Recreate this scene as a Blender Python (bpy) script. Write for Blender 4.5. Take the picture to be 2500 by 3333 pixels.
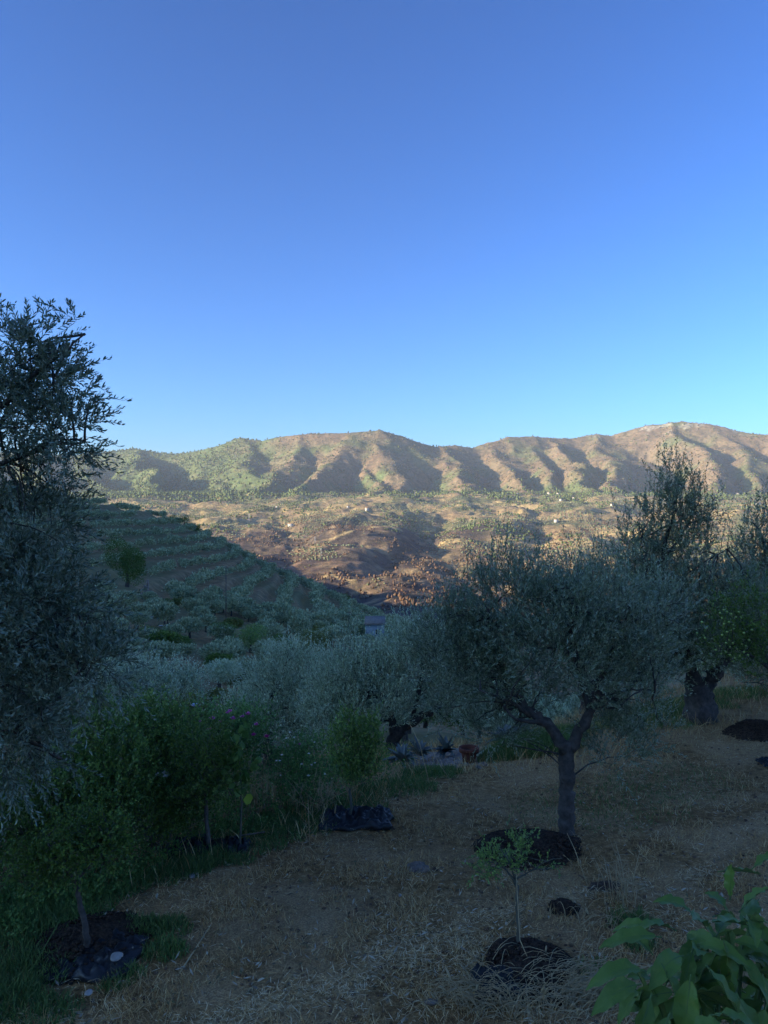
import bpy, math, random
import numpy as np
from mathutils import Vector, Matrix

for o in list(bpy.data.objects):
    bpy.data.objects.remove(o)
SC = bpy.context.scene
COL = SC.collection
R = math.radians
F = 770.0            # focal length in pixels of the 768 x 1024 frame
HV = 512.0           # row of the true horizon

# ---------------------------------------------------------------- camera, sky, sun, exposure
cam_data = bpy.data.cameras.new('camera')
cam = bpy.data.objects.new('camera', cam_data); COL.objects.link(cam)
cam.location = (0, 0, 0); cam.rotation_euler = (R(90), 0, 0)
cam_data.sensor_fit = 'VERTICAL'; cam_data.sensor_height = 36.0
cam_data.lens = 36.0 * F / 1024.0
cam_data.clip_start = 0.05; cam_data.clip_end = 60000
SC.camera = cam

SUN_EL, SUN_AZ = 11.5, -108.0
world = bpy.data.worlds.new('World'); SC.world = world; world.use_nodes = True
wn = world.node_tree; wn.nodes.clear()
sky = wn.nodes.new('ShaderNodeTexSky'); sky.sky_type = 'NISHITA'; sky.sun_disc = False
sky.sun_elevation = R(SUN_EL); sky.sun_rotation = R(SUN_AZ)
sky.altitude = 900; sky.air_density = 1.0; sky.dust_density = 2.5; sky.ozone_density = 2.2
gm = wn.nodes.new('ShaderNodeGamma'); gm.inputs['Gamma'].default_value = 1.38
hs = wn.nodes.new('ShaderNodeMix'); hs.data_type = 'RGBA'; hs.blend_type = 'MULTIPLY'; hs.inputs[0].default_value = 1.0
hs.inputs[7].default_value = (0.32, 0.615, 1.0, 1)
bg = wn.nodes.new('ShaderNodeBackground'); bg.inputs['Strength'].default_value = 0.081
out = wn.nodes.new('ShaderNodeOutputWorld')
wn.links.new(sky.outputs[0], gm.inputs[0]); wn.links.new(gm.outputs[0], hs.inputs[6]); wn.links.new(hs.outputs[2], bg.inputs[0]); wn.links.new(bg.outputs[0], out.inputs[0])

sd = bpy.data.lights.new('sun', 'SUN'); sun = bpy.data.objects.new('sun', sd); COL.objects.link(sun)
sd.energy = 5.0; sd.angle = R(0.5); sd.color = (1.0, 0.80, 0.52)
SDIR = Vector((math.sin(R(SUN_AZ)) * math.cos(R(SUN_EL)), math.cos(R(SUN_AZ)) * math.cos(R(SUN_EL)), math.sin(R(SUN_EL))))
sun.rotation_euler = SDIR.to_track_quat('Z', 'Y').to_euler()

SC.view_settings.view_transform = 'Standard'; SC.view_settings.look = 'None'
SC.view_settings.exposure = 1.5; SC.view_settings.gamma = 1.0
SC.view_settings.use_curve_mapping = False
SC.render.engine = 'CYCLES'
SC.cycles.use_denoising = True
SC.cycles.max_bounces = 6; SC.cycles.diffuse_bounces = 5; SC.cycles.glossy_bounces = 2
SC.cycles.transmission_bounces = 2; SC.cycles.volume_bounces = 0; SC.cycles.transparent_max_bounces = 4
SC.cycles.caustics_reflective = False; SC.cycles.caustics_refractive = False

# ---------------------------------------------------------------- numpy noise
RNG = np.random.default_rng(7)
def _grad(ix, iy, s):
    h = (ix.astype(np.int64) * 374761393 + iy.astype(np.int64) * 668265263 + s * 974711) & 0x7fffffff
    h = ((h ^ (h >> 13)) * 1274126177) & 0x7fffffff
    h = (h ^ (h >> 16)) & 0xffff
    return h * (2 * math.pi / 65536.0)
def pn(x, y, s=0):
    x = np.asarray(x, float); y = np.asarray(y, float)
    x0 = np.floor(x); y0 = np.floor(y); fx = x - x0; fy = y - y0
    ux = fx * fx * fx * (fx * (fx * 6 - 15) + 10); uy = fy * fy * fy * (fy * (fy * 6 - 15) + 10)
    def g(i, j):
        a = _grad(x0 + i, y0 + j, s)
        return np.cos(a) * (fx - i) + np.sin(a) * (fy - j)
    a = g(0, 0) * (1 - ux) + g(1, 0) * ux
    b = g(0, 1) * (1 - ux) + g(1, 1) * ux
    return (a * (1 - uy) + b * uy) * 1.5
def fbm(x, y, sc, o=4, s=0, gain=0.5):
    r = 0; a = 1; t = 0
    for k in range(o):
        r = r + a * pn(np.asarray(x) / sc + 17.3 * k, np.asarray(y) / sc - 9.1 * k, s + k); t += a; a *= gain; sc /= 2.03
    return r / t
def ridged(x, y, sc, o=4, s=0):
    r = 0; a = 1; t = 0
    for k in range(o):
        r = r + a * (1 - 2 * np.abs(pn(np.asarray(x) / sc + 7.7 * k, np.asarray(y) / sc + 3.1 * k, s + k))); t += a; a *= 0.5; sc /= 2.1
    return r / t
def sstep(a, b, x):
    t = np.clip((np.asarray(x, float) - a) / (b - a), 0, 1); return t * t * (3 - 2 * t)

# ---------------------------------------------------------------- terrain height (camera eye at z = 0)
# columns: direction given as column of the photo (768 wide) -> list of (depth, z)
near = [(0.5, -3.02), (3, -3.02), (5.5, -3.0)]
deep = [(400, -62), (600, -90), (820, -103), (1200, -98), (1700, -79), (2400, -33), (3000, 24), (3600, 86), (4300, 115), (5000, 150), (7000, 120), (9000, 60), (14000, 0)]
left_deep = [(600, -25), (850, -60), (1200, -75), (1700, -66), (2400, -28), (3000, 24), (3600, 86), (4300, 115), (5000, 150), (7000, 120), (9000, 60), (14000, 0)]
T = {
 -420: near + [(8, -3.2), (17, -4.6), (40, -5), (60, -3), (90, 1), (130, 8), (180, 18), (240, 30), (300, 42), (400, 50), (560, 52), (800, 10), (1200, -50)] + left_deep[3:],
 -100: near + [(8, -3.3), (12, -4.2), (17, -5.4), (25, -6.8), (40, -8.6), (60, -10), (90, -10), (130, -8.5), (170, -5), (210, 0), (250, 7), (300, 14.5), (360, 17), (460, 6)] + left_deep,
 0: near + [(8, -3.3), (12, -4.3), (17, -5.5), (25, -7), (40, -9.3), (60, -12), (90, -13), (130, -12), (170, -9.0), (210, -3.5), (250, 3), (300, 10), (340, 9), (430, -5)] + left_deep,
 90: near + [(8, -3.3), (12, -4.3), (17, -5.5), (25, -7), (40, -9.5), (60, -12.5), (90, -14.5), (130, -14), (170, -11.5), (210, -6), (250, 0), (300, 5.3), (330, 4.5), (430, -12)] + left_deep,
 160: near + [(8, -3.2), (12, -4.3), (17, -5.5), (25, -7.2), (40, -10), (60, -13.5), (90, -16), (130, -16.8), (170, -15.4), (210, -10.8), (250, -4.6), (300, 0.9), (330, -0.5), (430, -25)] + left_deep,
 222: near + [(8, -3.1), (12, -4.2), (17, -5.6), (25, -7.4), (40, -10.4), (60, -14), (90, -17), (130, -18.8), (170, -18.7), (210, -15.5), (250, -11.2), (285, -9.5), (320, -13), (400, -45)] + deep[1:],
 260: near + [(8, -3.1), (12, -4.2), (17, -5.6), (25, -7.6), (40, -10.8), (60, -14.4), (90, -17.4), (130, -20), (170, -20.8), (210, -19.3), (250, -17.6), (275, -17.4), (310, -24), (400, -60)] + deep[1:],
 324: near + [(8, -3.05), (12, -4.0), (17, -5.4), (25, -7.6), (40, -11), (60, -14.8), (90, -18), (130, -21.4), (170, -24), (210, -25), (240, -24.8), (262, -25.0), (300, -38), (400, -66)] + deep[1:],
 384: near + [(9, -3.05), (12, -3.8), (15, -4.6), (25, -7.6), (40, -11.2), (60, -15.2), (90, -19), (130, -23), (170, -26.5), (205, -29), (235, -30.6), (260, -37), (300, -50)] + deep,
 450: near + [(9, -3.05), (12, -3.7), (15, -4.5), (25, -7.6), (40, -11.4), (60, -16), (90, -21), (130, -26), (170, -31), (205, -36), (240, -42), (300, -53)] + deep,
 523: near + [(10.5, -3.1), (13, -3.7), (18, -5.2), (25, -7.6), (40, -12), (60, -17), (90, -24), (130, -31), (200, -44), (300, -56)] + deep,
 620: near + [(7.2, -2.95), (10.5, -3.0), (14, -3.35), (18, -4.6), (25, -7), (40, -12), (60, -18), (90, -26), (130, -34), (200, -46), (300, -58)] + deep,
 720: near + [(7.2, -2.9), (11.2, -3.0), (14, -3.15), (20, -4.0), (25, -6), (40, -12), (60, -18), (90, -26), (130, -34), (200, -46), (300, -58)] + deep,
 900: near + [(7.2, -2.8), (11.2, -2.9), (16, -3.0), (25, -5), (40, -10), (60, -17), (90, -26), (130, -34), (200, -46), (300, -58)] + deep,
}
def _colang(u): return math.degrees(math.atan((u - 384.0) / F))
NR = 160
LR = np.linspace(math.log(0.4), math.log(14500), NR)
angs = []; rows = []
for u in sorted(T):
    a = _colang(u); c = math.cos(R(a))
    d = np.array([p[0] for p in T[u]]) / c; z = np.array([p[1] for p in T[u]], float)
    angs.append(a); rows.append(np.interp(LR, np.log(d), z))
# the rest of the circle: valley to the right, our own slope rising behind
side_r = [(0.5, -3), (12, -2.8), (30, -4), (60, -9), (120, -18), (300, -40), (700, -70), (1500, -90), (2600, -40), (4000, 100), (5500, 350), (8000, 150), (14000, 0)]
back = [(0.5, -3), (8, -2.5), (30, -1), (80, 6), (180, 22), (320, 45), (600, 50), (1200, 10), (3000, 0), (14000, 0)]
left = [(0.5, -3), (12, -3.5), (40, -3), (100, 4), (200, 22), (350, 50), (600, 40), (1200, -30), (3000, 20), (6000, 250), (9000, 100), (14000, 0)]
for a, prof in ((60, side_r), (100, side_r), (140, back), (180, back), (220, back), (285, left), (300, left)):
    angs.append(a); rows.append(np.interp(LR, np.log([p[0] for p in prof]), [p[1] for p in prof]))
angs = np.array(angs); rows = np.array(rows)
angs = np.where(angs > 310 - 1e-6, angs - 360, angs)
angs = np.where(angs > 270, angs - 360, angs)
o_ = np.argsort(angs); angs = angs[o_]; rows = rows[o_]
FA = np.arange(-180, 180, 0.5)
TAB = np.zeros((len(FA), NR))
for j in range(NR):
    TAB[:, j] = np.interp(FA, np.concatenate([angs - 360, angs, angs + 360]), np.tile(rows[:, j], 3))
k_ = np.exp(-0.5 * (np.arange(-6, 7) / 2.2) ** 2); k_ /= k_.sum()
TAB = sum(k_[i] * np.roll(TAB, i - 6, axis=0) for i in range(13))
k2 = np.array([0.06, 0.24, 0.4, 0.24, 0.06])
Tp = np.pad(TAB, ((0, 0), (2, 2)), mode='edge'); TAB = sum(k2[i] * Tp[:, i:i + NR] for i in range(5))
def base_h(x, y):
    r = np.maximum(np.hypot(x, y), 0.41); a = np.degrees(np.arctan2(x, y))
    fa = ((a + 180) % 360) / 0.5; i0 = np.floor(fa).astype(int) % 720; ta = fa - np.floor(fa); i1 = (i0 + 1) % 720
    fr = (np.log(r) - LR[0]) / (LR[1] - LR[0]); fr = np.clip(fr, 0, NR - 1.001); j0 = fr.astype(int); tr = fr - j0
    return (TAB[i0, j0] * (1 - ta) + TAB[i1, j0] * ta) * (1 - tr) + (TAB[i0, j0 + 1] * (1 - ta) + TAB[i1, j0 + 1] * ta) * tr

def P16(X, Y, depth):   # a point seen at (X, Y) of the 1659 px wide picture, at a given depth
    u = X * 0.46293; v = Y * 0.46293
    return ((u - 384) / F * depth, depth, -(v - HV) / F * depth)
SIL = [(-400, 1000), (-250, 975), (-100, 990), (40, 978), (130, 986), (180, 984), (240, 977), (290, 972), (330, 979), (380, 984), (420, 979), (470, 965), (520, 951), (570, 953), (620, 943), (700, 939), (760, 937), (820, 933), (860, 943), (900, 958), (940, 968), (980, 965), (1020, 971), (1060, 958), (1100, 948), (1150, 945), (1190, 948), (1230, 951), (1270, 943), (1290, 940), (1320, 945), (1350, 935), (1400, 921), (1450, 916), (1480, 914), (1530, 918), (1560, 924), (1600, 936), (1659, 943), (1750, 925), (1900, 940), (2100, 980), (2400, 1010)]
main_ridge = [P16(X, Y, 5000 + 260 * math.sin(X / 170.0)) for X, Y in SIL]
SP = [
 [(40, 980), (70, 1010), (110, 1055)],
 [(180, 984), (190, 1010), (215, 1055)],
 [(290, 973), (306, 1010), (325, 1060)],
 [(379, 985), (414, 1019), (467, 1054)],
 [(420, 980), (458, 1001), (485, 1028)],
 [(520, 952), (531, 988), (557, 1021)],
 [(640, 942), (645, 975), (612, 1010), (573, 1054)],
 [(784, 937), (757, 966), (727, 985), (691, 1019), (652, 1054)],
 [(727, 985), (771, 1010), (813, 1043)],
 [(805, 936), (832, 979), (854, 1030)],
 [(850, 941), (885, 976), (905, 1010)],
 [(942, 968), (978, 1002), (1015, 1044)],
 [(1077, 955), (1072, 994), (1098, 1018), (1129, 1049)],
 [(1129, 946), (1160, 986), (1207, 1044)],
 [(1181, 948), (1238, 992), (1269, 1049)],
 [(1285, 941), (1321, 981), (1332, 1044)],
 [(1350, 935), (1384, 976), (1420, 1018)],
 [(1446, 916), (1488, 960), (1535, 1007), (1545, 1040)],
 [(1580, 930), (1607, 976), (1628, 1028)],
 [(1720, 930), (1740, 980), (1760, 1040)],
 [(-100, 990), (-60, 1020), (-20, 1055)],
]
MINOR = {1: 20, 3: 99, 4: 25, 8: 10, 9: 25, 10: 99, 12: 20, 13: 30, 16: 99, 18: 20}
def sil_y(X):
    return np.interp(X, [p[0] for p in SIL], [p[1] for p in SIL])
def sp3(pts):
    y0 = pts[0][1]; r = []
    for X, Y in pts:
        t = (Y - y0) / (1062.0 - y0)
        d0 = 5000 + 260 * math.sin(pts[0][0] / 170.0)
        r.append(P16(X, Y, d0 + t * (3650 - d0)))
    (X0, Y0), (X1, Y1) = pts[-2:]
    f = (1080 + 9 * math.sin(X1 * .7) - Y1) / (Y1 - Y0); r.append(P16(X1 + (X1 - X0) * f * .7, Y1 + (Y1 - Y0) * f, 3280))
    return r
def seg_ridge(x, y, poly, slope, rnd):
    best = np.full(x.shape, -1e9)
    for a, b in zip(poly[:-1], poly[1:]):
        ax, ay, az = a; bx, by, bz = b
        dx, dy = bx - ax, by - ay; L2 = dx * dx + dy * dy
        t = np.clip(((x - ax) * dx + (y - ay) * dy) / L2, 0, 1)
        dist = np.hypot(x - ax - t * dx, y - ay - t * dy)
        h = az + (bz - az) * t - slope * (np.sqrt(dist * dist + rnd * rnd) - rnd)
        best = np.maximum(best, h)
    return best
VAL_G = [   # ravines cut in the valley side: (X, Y, depth) lists, depth of cut, width
 ([(700, 1262, 1000), (760, 1235, 1150), (800, 1190, 1400), (850, 1150, 1700), (930, 1120, 2100), (960, 1085, 2700)], 30, 60),
 ([(1010, 1290, 900), (1030, 1230, 1150), (985, 1170, 1500), (940, 1130, 1900), (900, 1090, 2500)], 18, 60),
 ([(560, 1200, 1250), (480, 1150, 1600), (430, 1110, 2100), (400, 1085, 2800)], 34, 130),
 ([(700, 1262, 1000), (620, 1180, 1400), (640, 1130, 1900), (600, 1085, 2700)], 30, 110),
 ([(1170, 1230, 1100), (1120, 1150, 1600), (1180, 1105, 2200), (1150, 1070, 3000)], 32, 120),
 ([(1330, 1250, 1000), (1300, 1160, 1500), (1350, 1110, 2200), (1400, 1075, 3000)], 28, 120),
 ([(1500, 1260, 1000), (1560, 1160, 1500), (1520, 1100, 2300)], 28, 120),
]
VAL_G = [([P16(*p) for p in g[0]], g[1], g[2]) for g in VAL_G]
STEP = 2.5           # height of a terrace on the near hillside
def terr_w(x, y):
    r = np.hypot(x, y)
    a = x / np.maximum(y, 1)
    return sstep(135, 175, r) * (1 - sstep(330, 420, r)) * (y > 0) * (1 - sstep(0.02, 0.12, a)) * sstep(-1.2, -0.9, a)
def height(x, y, want_q=False):
    x = np.asarray(x, float); y = np.asarray(y, float)
    r = np.hypot(x, y); z = base_h(x, y)
    # gentle relief of the garden and of the slopes
    z = z + (fbm(x, y, 3.0, 3, 11) * 0.07) * sstep(0, 3, r) + fbm(x, y, 22, 3, 12) * 0.9 * sstep(14, 60, r) * (1 - 0.6 * sstep(140, 200, r))
    z = z + fbm(x, y, 130, 4, 13) * 3.2 * sstep(90, 300, r) * (1 - 0.8 * ((y > 0) & (x < y * 0.1) & (x > -y * 0.6)) * (1 - sstep(330, 500, r)))
    # hill behind and left of the garden, between it and the low sun
    w = -0.951 * x - 0.309 * y      # metres towards the sun
    s = -0.309 * x + 0.951 * y      # metres along the hill
    crest = 84 + 12 * pn(s / 240, s * 0 + 3.3, 31) + 5 * pn(s / 70, s * 0 + 1.3, 32)
    env = sstep(-900, -300, s) * (1 - sstep(430, 640, s))
    hill = (crest + 40) * env * np.exp(-((w - 300) / 150.0) ** 2) - 40
    m = (w > 40)
    k = 8.0
    z = np.where(m, np.maximum(z, hill) + k * np.exp(-np.abs(z - hill) / k) * 0.35, z)
    # hummocks and ravines of the far valley side
    far = sstep(560, 1000, r)
    if np.any(far > 0):
        vm = far * (1 - sstep(3300, 3900, r))
        z = z + vm * (fbm(x, y, 420, 4, 21) * 34 + fbm(x, y, 150, 4, 29) * 13 + ridged(x, y * 0.7, 300, 4, 23) * 17)
        for poly, cut, wd in VAL_G:
            dmin = np.full(x.shape, 1e9)
            for a, b in zip(poly[:-1], poly[1:]):
                dx, dy = b[0] - a[0], b[1] - a[1]; t = np.clip(((x - a[0]) * dx + (y - a[1]) * dy) / (dx * dx + dy * dy), 0, 1)
                dmin = np.minimum(dmin, np.hypot(x - a[0] - t * dx, y - a[1] - t * dy))
            dmin = dmin + 45 * fbm(x, y, 150, 3, 55)
            z = z - vm * cut * np.exp(-np.maximum(dmin, 0) / wd)
        # terraces of the far fields
        st = 6.0; q = z / st; fq = q - np.floor(q); zt = st * (np.floor(q) + sstep(0.72, 1.0, fq))
        tw = vm * sstep(-0.05, 0.15, fbm(x, y, 500, 2, 41)) * 0.8
        z = z + (zt - z) * tw
        # the mountains
        xw = x + 130 * fbm(x, y, 520, 4, 91); yw = y + 130 * fbm(x, y, 520, 4, 92)
        layers = [seg_ridge(x, y, main_ridge, 0.72, 40)] + [seg_ridge(xw, yw, sp3(p), 0.55 + 0.25 * ((i * 7) % 5) / 4.0, 16) - MINOR.get(i, 0) for i, p in enumerate(SP) if MINOR.get(i, 0) < 90]
        kk = 9.0
        mx = np.maximum.reduce(layers + [z])
        acc = sum(np.exp(np.clip((l - mx) / kk, -30, 0)) for l in layers) + np.exp(np.clip((z - mx) / kk, -30, 0))
        zm = mx + kk * np.log(acc) - 2
        rough = ridged(x + 40 * fbm(x, y, 200, 2, 66), y, 310, 6, 61) * 34 + ridged(x, y, 90, 4, 67) * 12 + ridged(x * 1.3, y * .6, 520, 2, 68) * 26
        top = seg_ridge(x, y, main_ridge, 0.42, 60)
        zm = zm + rough * sstep(20, 120, zm - z + 30) * (0.25 + 0.75 * sstep(10, 120, top * 0 + np.abs(zm - top) + np.maximum(0, 300 - zm) * 0.3))
        mf = sstep(2950, 3250, r)
        z = z * (1 - mf) + zm * mf
    # terraces of the near hillside
    tw = terr_w(x, y)
    if want_q: return (z + 0.9 * fbm(x, y, 60, 2, 71)) / STEP
    if np.any(tw > 0):
        q = (z + 0.9 * fbm(x, y, 60, 2, 71)) / STEP; fq = q - np.floor(q)
        z = z + tw * 0.85 * STEP * (sstep(0.66, 1.0, fq) - fq)
    # levelled dry plateau breaks
    return z
def terrace_frac(z): q = z / 6.0; return q - np.floor(q)
def hz(x, y): return float(height(np.array([float(x)]), np.array([float(y)]))[0])
def at(u, v, y):      # world x of a picture column at depth y
    return ((u - 384) / F * y, y, -(v - HV) / F * y)
def gnd(u, depth):
    x = (u - 384) / F * depth
    return Vector((x, depth, hz(x, depth)))

# ---------------------------------------------------------------- helpers
def tag(o, label=None, cat=None, group=None, kind=None):
    if label: o['label'] = label
    if cat: o['category'] = cat
    if group: o['group'] = group
    if kind: o['kind'] = kind
    return o
def mesh_np(name, V, faces, mats=(), smooth=False, mi=None):
    """V (n,3); faces: list of (m,k) index arrays"""
    me = bpy.data.meshes.new(name)
    V = np.asarray(V, np.float32)
    faces = [np.asarray(f, np.int32) for f in faces if len(f)]
    nl = sum(f.size for f in faces); npoly = sum(len(f) for f in faces)
    me.vertices.add(len(V)); me.vertices.foreach_set('co', V.ravel())
    me.loops.add(nl); me.loops.foreach_set('vertex_index', np.concatenate([f.ravel() for f in faces]))
    me.polygons.add(npoly)
    tot = np.concatenate([np.full(len(f), f.shape[1], np.int32) for f in faces])
    st = np.concatenate([[0], np.cumsum(tot)[:-1]]).astype(np.int32)
    me.polygons.foreach_set('loop_start', st)
    if smooth: me.polygons.foreach_set('use_smooth', np.ones(npoly, bool))
    if mi is not None: me.polygons.foreach_set('material_index', np.asarray(mi, np.int32))
    for m in mats: me.materials.append(m)
    me.update(calc_edges=True); me.validate()
    return me
def link(name, me, parent=None, loc=None):
    o = bpy.data.objects.new(name, me); COL.objects.link(o)
    if parent is not None: o.parent = parent
    if loc is not None: o.location = loc
    return o
def empty(name, loc, rz=0.0):
    o = bpy.data.objects.new(name, None); COL.objects.link(o); o.location = loc; o.rotation_euler[2] = rz
    o.empty_display_size = 0.3
    return o
class MB:
    """collects vertices and faces"""
    def __init__(s): s.v = []; s.f = {3: [], 4: []}; s.n = 0
    def add(s, V, Fc):
        V = np.asarray(V, float); s.v.append(V)
        for f in Fc:
            f = np.asarray(f, np.int64)
            if f.ndim == 1: f = f[None]
            s.f.setdefault(f.shape[1], []).append(f + s.n)
        s.n += len(V)
    def tube(s, pts, rad, k=6, cap=True):
        pts = np.asarray(pts, float); n = len(pts); rad = np.broadcast_to(np.asarray(rad, float), (n,))
        tan = np.gradient(pts, axis=0); tan /= np.linalg.norm(tan, axis=1)[:, None] + 1e-9
        ref = np.array([0, 0, 1.0]) if abs(tan[0][2]) < 0.9 else np.array([1.0, 0, 0])
        V = []
        for i in range(n):
            a = np.cross(tan[i], ref); a /= np.linalg.norm(a) + 1e-9; b = np.cross(tan[i], a); ref = np.cross(a, tan[i])
            ph = np.arange(k) * 2 * math.pi / k
            V.append(pts[i] + rad[i] * (np.cos(ph)[:, None] * a + np.sin(ph)[:, None] * b))
        V = np.concatenate(V)
        i = np.arange(n - 1)[:, None] * k; j = np.arange(k)[None]; j2 = (j + 1) % k
        q = np.stack([i + j, i + j2, i + k + j2, i + k + j], -1).reshape(-1, 4)
        fs = [q]
        if cap:
            V = np.concatenate([V, pts[-1:] + tan[-1] * rad[-1] * 0.3, pts[:1]])
            jj = np.arange(k); e = (n - 1) * k
            fs.append(np.stack([e + jj, e + (jj + 1) % k, np.full(k, n * k)], -1))
            fs.append(np.stack([(jj + 1) % k, jj, np.full(k, n * k + 1)], -1))
        s.add(V, fs)
    def box(s, c, sz, rz=0.0, tilt=0.0):
        c = np.array(c, float); h = np.array(sz, float) / 2
        V = np.array([[i, j, k] for i in (-1, 1) for j in (-1, 1) for k in (-1, 1)], float) * h
        ct, st_ = math.cos(tilt), math.sin(tilt); V = np.stack([V[:, 0] * ct - V[:, 2] * st_, V[:, 1], V[:, 0] * st_ + V[:, 2] * ct], 1)
        cr, sr = math.cos(rz), math.sin(rz); V = np.stack([V[:, 0] * cr - V[:, 1] * sr, V[:, 0] * sr + V[:, 1] * cr, V[:, 2]], 1) + c
        s.add(V, [np.array([[0, 1, 3, 2], [4, 6, 7, 5], [0, 4, 5, 1], [2, 3, 7, 6], [0, 2, 6, 4], [1, 5, 7, 3]])])
    def mesh(s, name, mats, smooth=False):
        V = np.concatenate(s.v) if s.v else np.zeros((0, 3))
        return mesh_np(name, V, [np.concatenate(x) for x in s.f.values() if x], mats, smooth)
    def build(s, name, mat, parent=None, loc=None, smooth=False):
        return link(name, s.mesh(name, [mat], smooth), parent, loc)

# ---------------------------------------------------------------- materials
def newmat(name):
    m = bpy.data.materials.new(name); m.use_nodes = True; nt = m.node_tree; nt.nodes.clear()
    o = nt.nodes.new('ShaderNodeOutputMaterial'); b = nt.nodes.new('ShaderNodeBsdfPrincipled'); nt.links.new(b.outputs[0], o.inputs[0])
    b.inputs['Roughness'].default_value = 0.8
    b.inputs['Specular IOR Level'].default_value = 0.3
    return m, nt, b
def ramp(nt, stops, fac=None, interp='LINEAR'):
    r = nt.nodes.new('ShaderNodeValToRGB'); r.color_ramp.interpolation = interp; e = r.color_ramp.elements
    while len(e) > 1: e.remove(e[-1])
    e[0].position = stops[0][0]; e[0].color = (*stops[0][1], 1)
    for p, c in stops[1:]:
        q = e.new(p); q.color = (*c, 1)
    if fac is not None: nt.links.new(fac, r.inputs[0])
    return r.outputs[0]
def noise(nt, scale, detail=4, rough=0.6, vec=None, dist=0.0):
    n = nt.nodes.new('ShaderNodeTexNoise'); n.inputs['Scale'].default_value = scale; n.inputs['Detail'].default_value = detail
    n.inputs['Roughness'].default_value = rough; n.inputs['Distortion'].default_value = dist
    if vec is not None: nt.links.new(vec, n.inputs['Vector'])
    return n.outputs[0]
def geo_pos(nt):
    return nt.nodes.new('ShaderNodeNewGeometry').outputs['Position']
def mix(nt, fac, a, b, mode='MIX'):
    n = nt.nodes.new('ShaderNodeMix'); n.data_type = 'RGBA'; n.blend_type = mode
    for inp, val in ((n.inputs[0], fac), (n.inputs[6], a), (n.inputs[7], b)):
        if hasattr(val, 'links'): nt.links.new(val, inp)
        elif isinstance(val, (int, float)): inp.default_value = val
        else: inp.default_value = (*val, 1)
    return n.outputs[2]
def maprange(nt, v, a, b, c=0.0, d=1.0):
    n = nt.nodes.new('ShaderNodeMapRange'); nt.links.new(v, n.inputs[0])
    for i, x in enumerate((a, b, c, d)): n.inputs[i + 1].default_value = x
    return n.outputs[0]
def bump(nt, b, h, strength=0.5, dist=0.05):
    n = nt.nodes.new('ShaderNodeBump'); n.inputs['Strength'].default_value = strength; n.inputs['Distance'].default_value = dist
    nt.links.new(h, n.inputs['Height']); nt.links.new(n.outputs[0], b.inputs['Normal'])
def simple(name, c0, c1=None, scale=8, rough=0.8, bmp=0.0, bd=0.02, spec=0.3, objco=True):
    m, nt, b = newmat(name)
    tc = nt.nodes.new('ShaderNodeTexCoord').outputs['Object'] if objco else geo_pos(nt)
    n = noise(nt, scale, 5, 0.65, tc)
    c1 = c1 or tuple(x * 0.6 for x in c0)
    nt.links.new(ramp(nt, [(0.32, c1), (0.68, c0)], n), b.inputs['Base Color'])
    b.inputs['Roughness'].default_value = rough; b.inputs['Specular IOR Level'].default_value = spec
    if bmp: bump(nt, b, n, bmp, bd)
    return m
def leafmat(name, cols, back=None, rough=0.45, spec=0.4, trans=0.25, big=1.3, patch=0.35):
    """leaf: random tone per leaf, paler underside, slightly translucent"""
    m, nt, b = newmat(name)
    g = nt.nodes.new('ShaderNodeNewGeometry')
    n = len(cols)
    c = ramp(nt, [(i / max(1, n - 1), x) for i, x in enumerate(cols)], g.outputs['Random Per Island'])
    nz = noise(nt, big, 2, 0.5, g.outputs['Position'])
    c = mix(nt, maprange(nt, nz, 0.35, 0.65, 0, patch), c, cols[-1])
    if back:
        c = mix(nt, g.outputs['Backfacing'], c, back)
    nt.links.new(c, b.inputs['Base Color'])
    b.inputs['Roughness'].default_value = rough; b.inputs['Specular IOR Level'].default_value = spec
    if trans:
        t = nt.nodes.new('ShaderNodeBsdfTranslucent'); nt.links.new(c, t.inputs[0])
        ms = nt.nodes.new('ShaderNodeMixShader'); ms.inputs[0].default_value = trans
        nt.links.new(b.outputs[0], ms.inputs[1]); nt.links.new(t.outputs[0], ms.inputs[2])
        o = [x for x in nt.nodes if x.type == 'OUTPUT_MATERIAL'][0]; nt.links.new(ms.outputs[0], o.inputs[0])
    return m

# ---------------------------------------------------------------- terrain meshes
va = np.concatenate([np.arange(-32, 32.01, 0.12), np.arange(34, 328, 2.0)])     # degrees, clockwise from straight ahead
def polar(name, r0, r1, nrow, mat, drop=0.0, rr=None):
    if rr is None: rr = np.exp(np.linspace(math.log(r0), math.log(r1), nrow))
    nrow = len(rr)
    A, RR = np.meshgrid(np.radians(va), rr, indexing='ij')
    X = np.sin(A) * RR; Y = np.cos(A) * RR
    Z = height(X.ravel(), Y.ravel()).reshape(X.shape) - drop
    V = np.stack([X, Y, Z], -1).reshape(-1, 3); na = len(va)
    i = np.arange(na)[:, None]; j = np.arange(nrow - 1)[None]; i2 = (i + 1) % na
    q = np.stack([i * nrow + j, i * nrow + j + 1, i2 * nrow + j + 1, i2 * nrow + j], -1).reshape(-1, 4)
    fs = [q]
    if r0 < 1:
        V = np.concatenate([V, [[0, 0, hz(0.01, 0.01)]]]); n = len(V) - 1
        ii = np.arange(na); fs.append(np.stack([np.full(na, n), ii * nrow, ((ii + 1) % na) * nrow], -1))
    me = mesh_np(name, V, fs, [mat], True)
    o = link(name, me); tag(o, kind='structure'); return o

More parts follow.
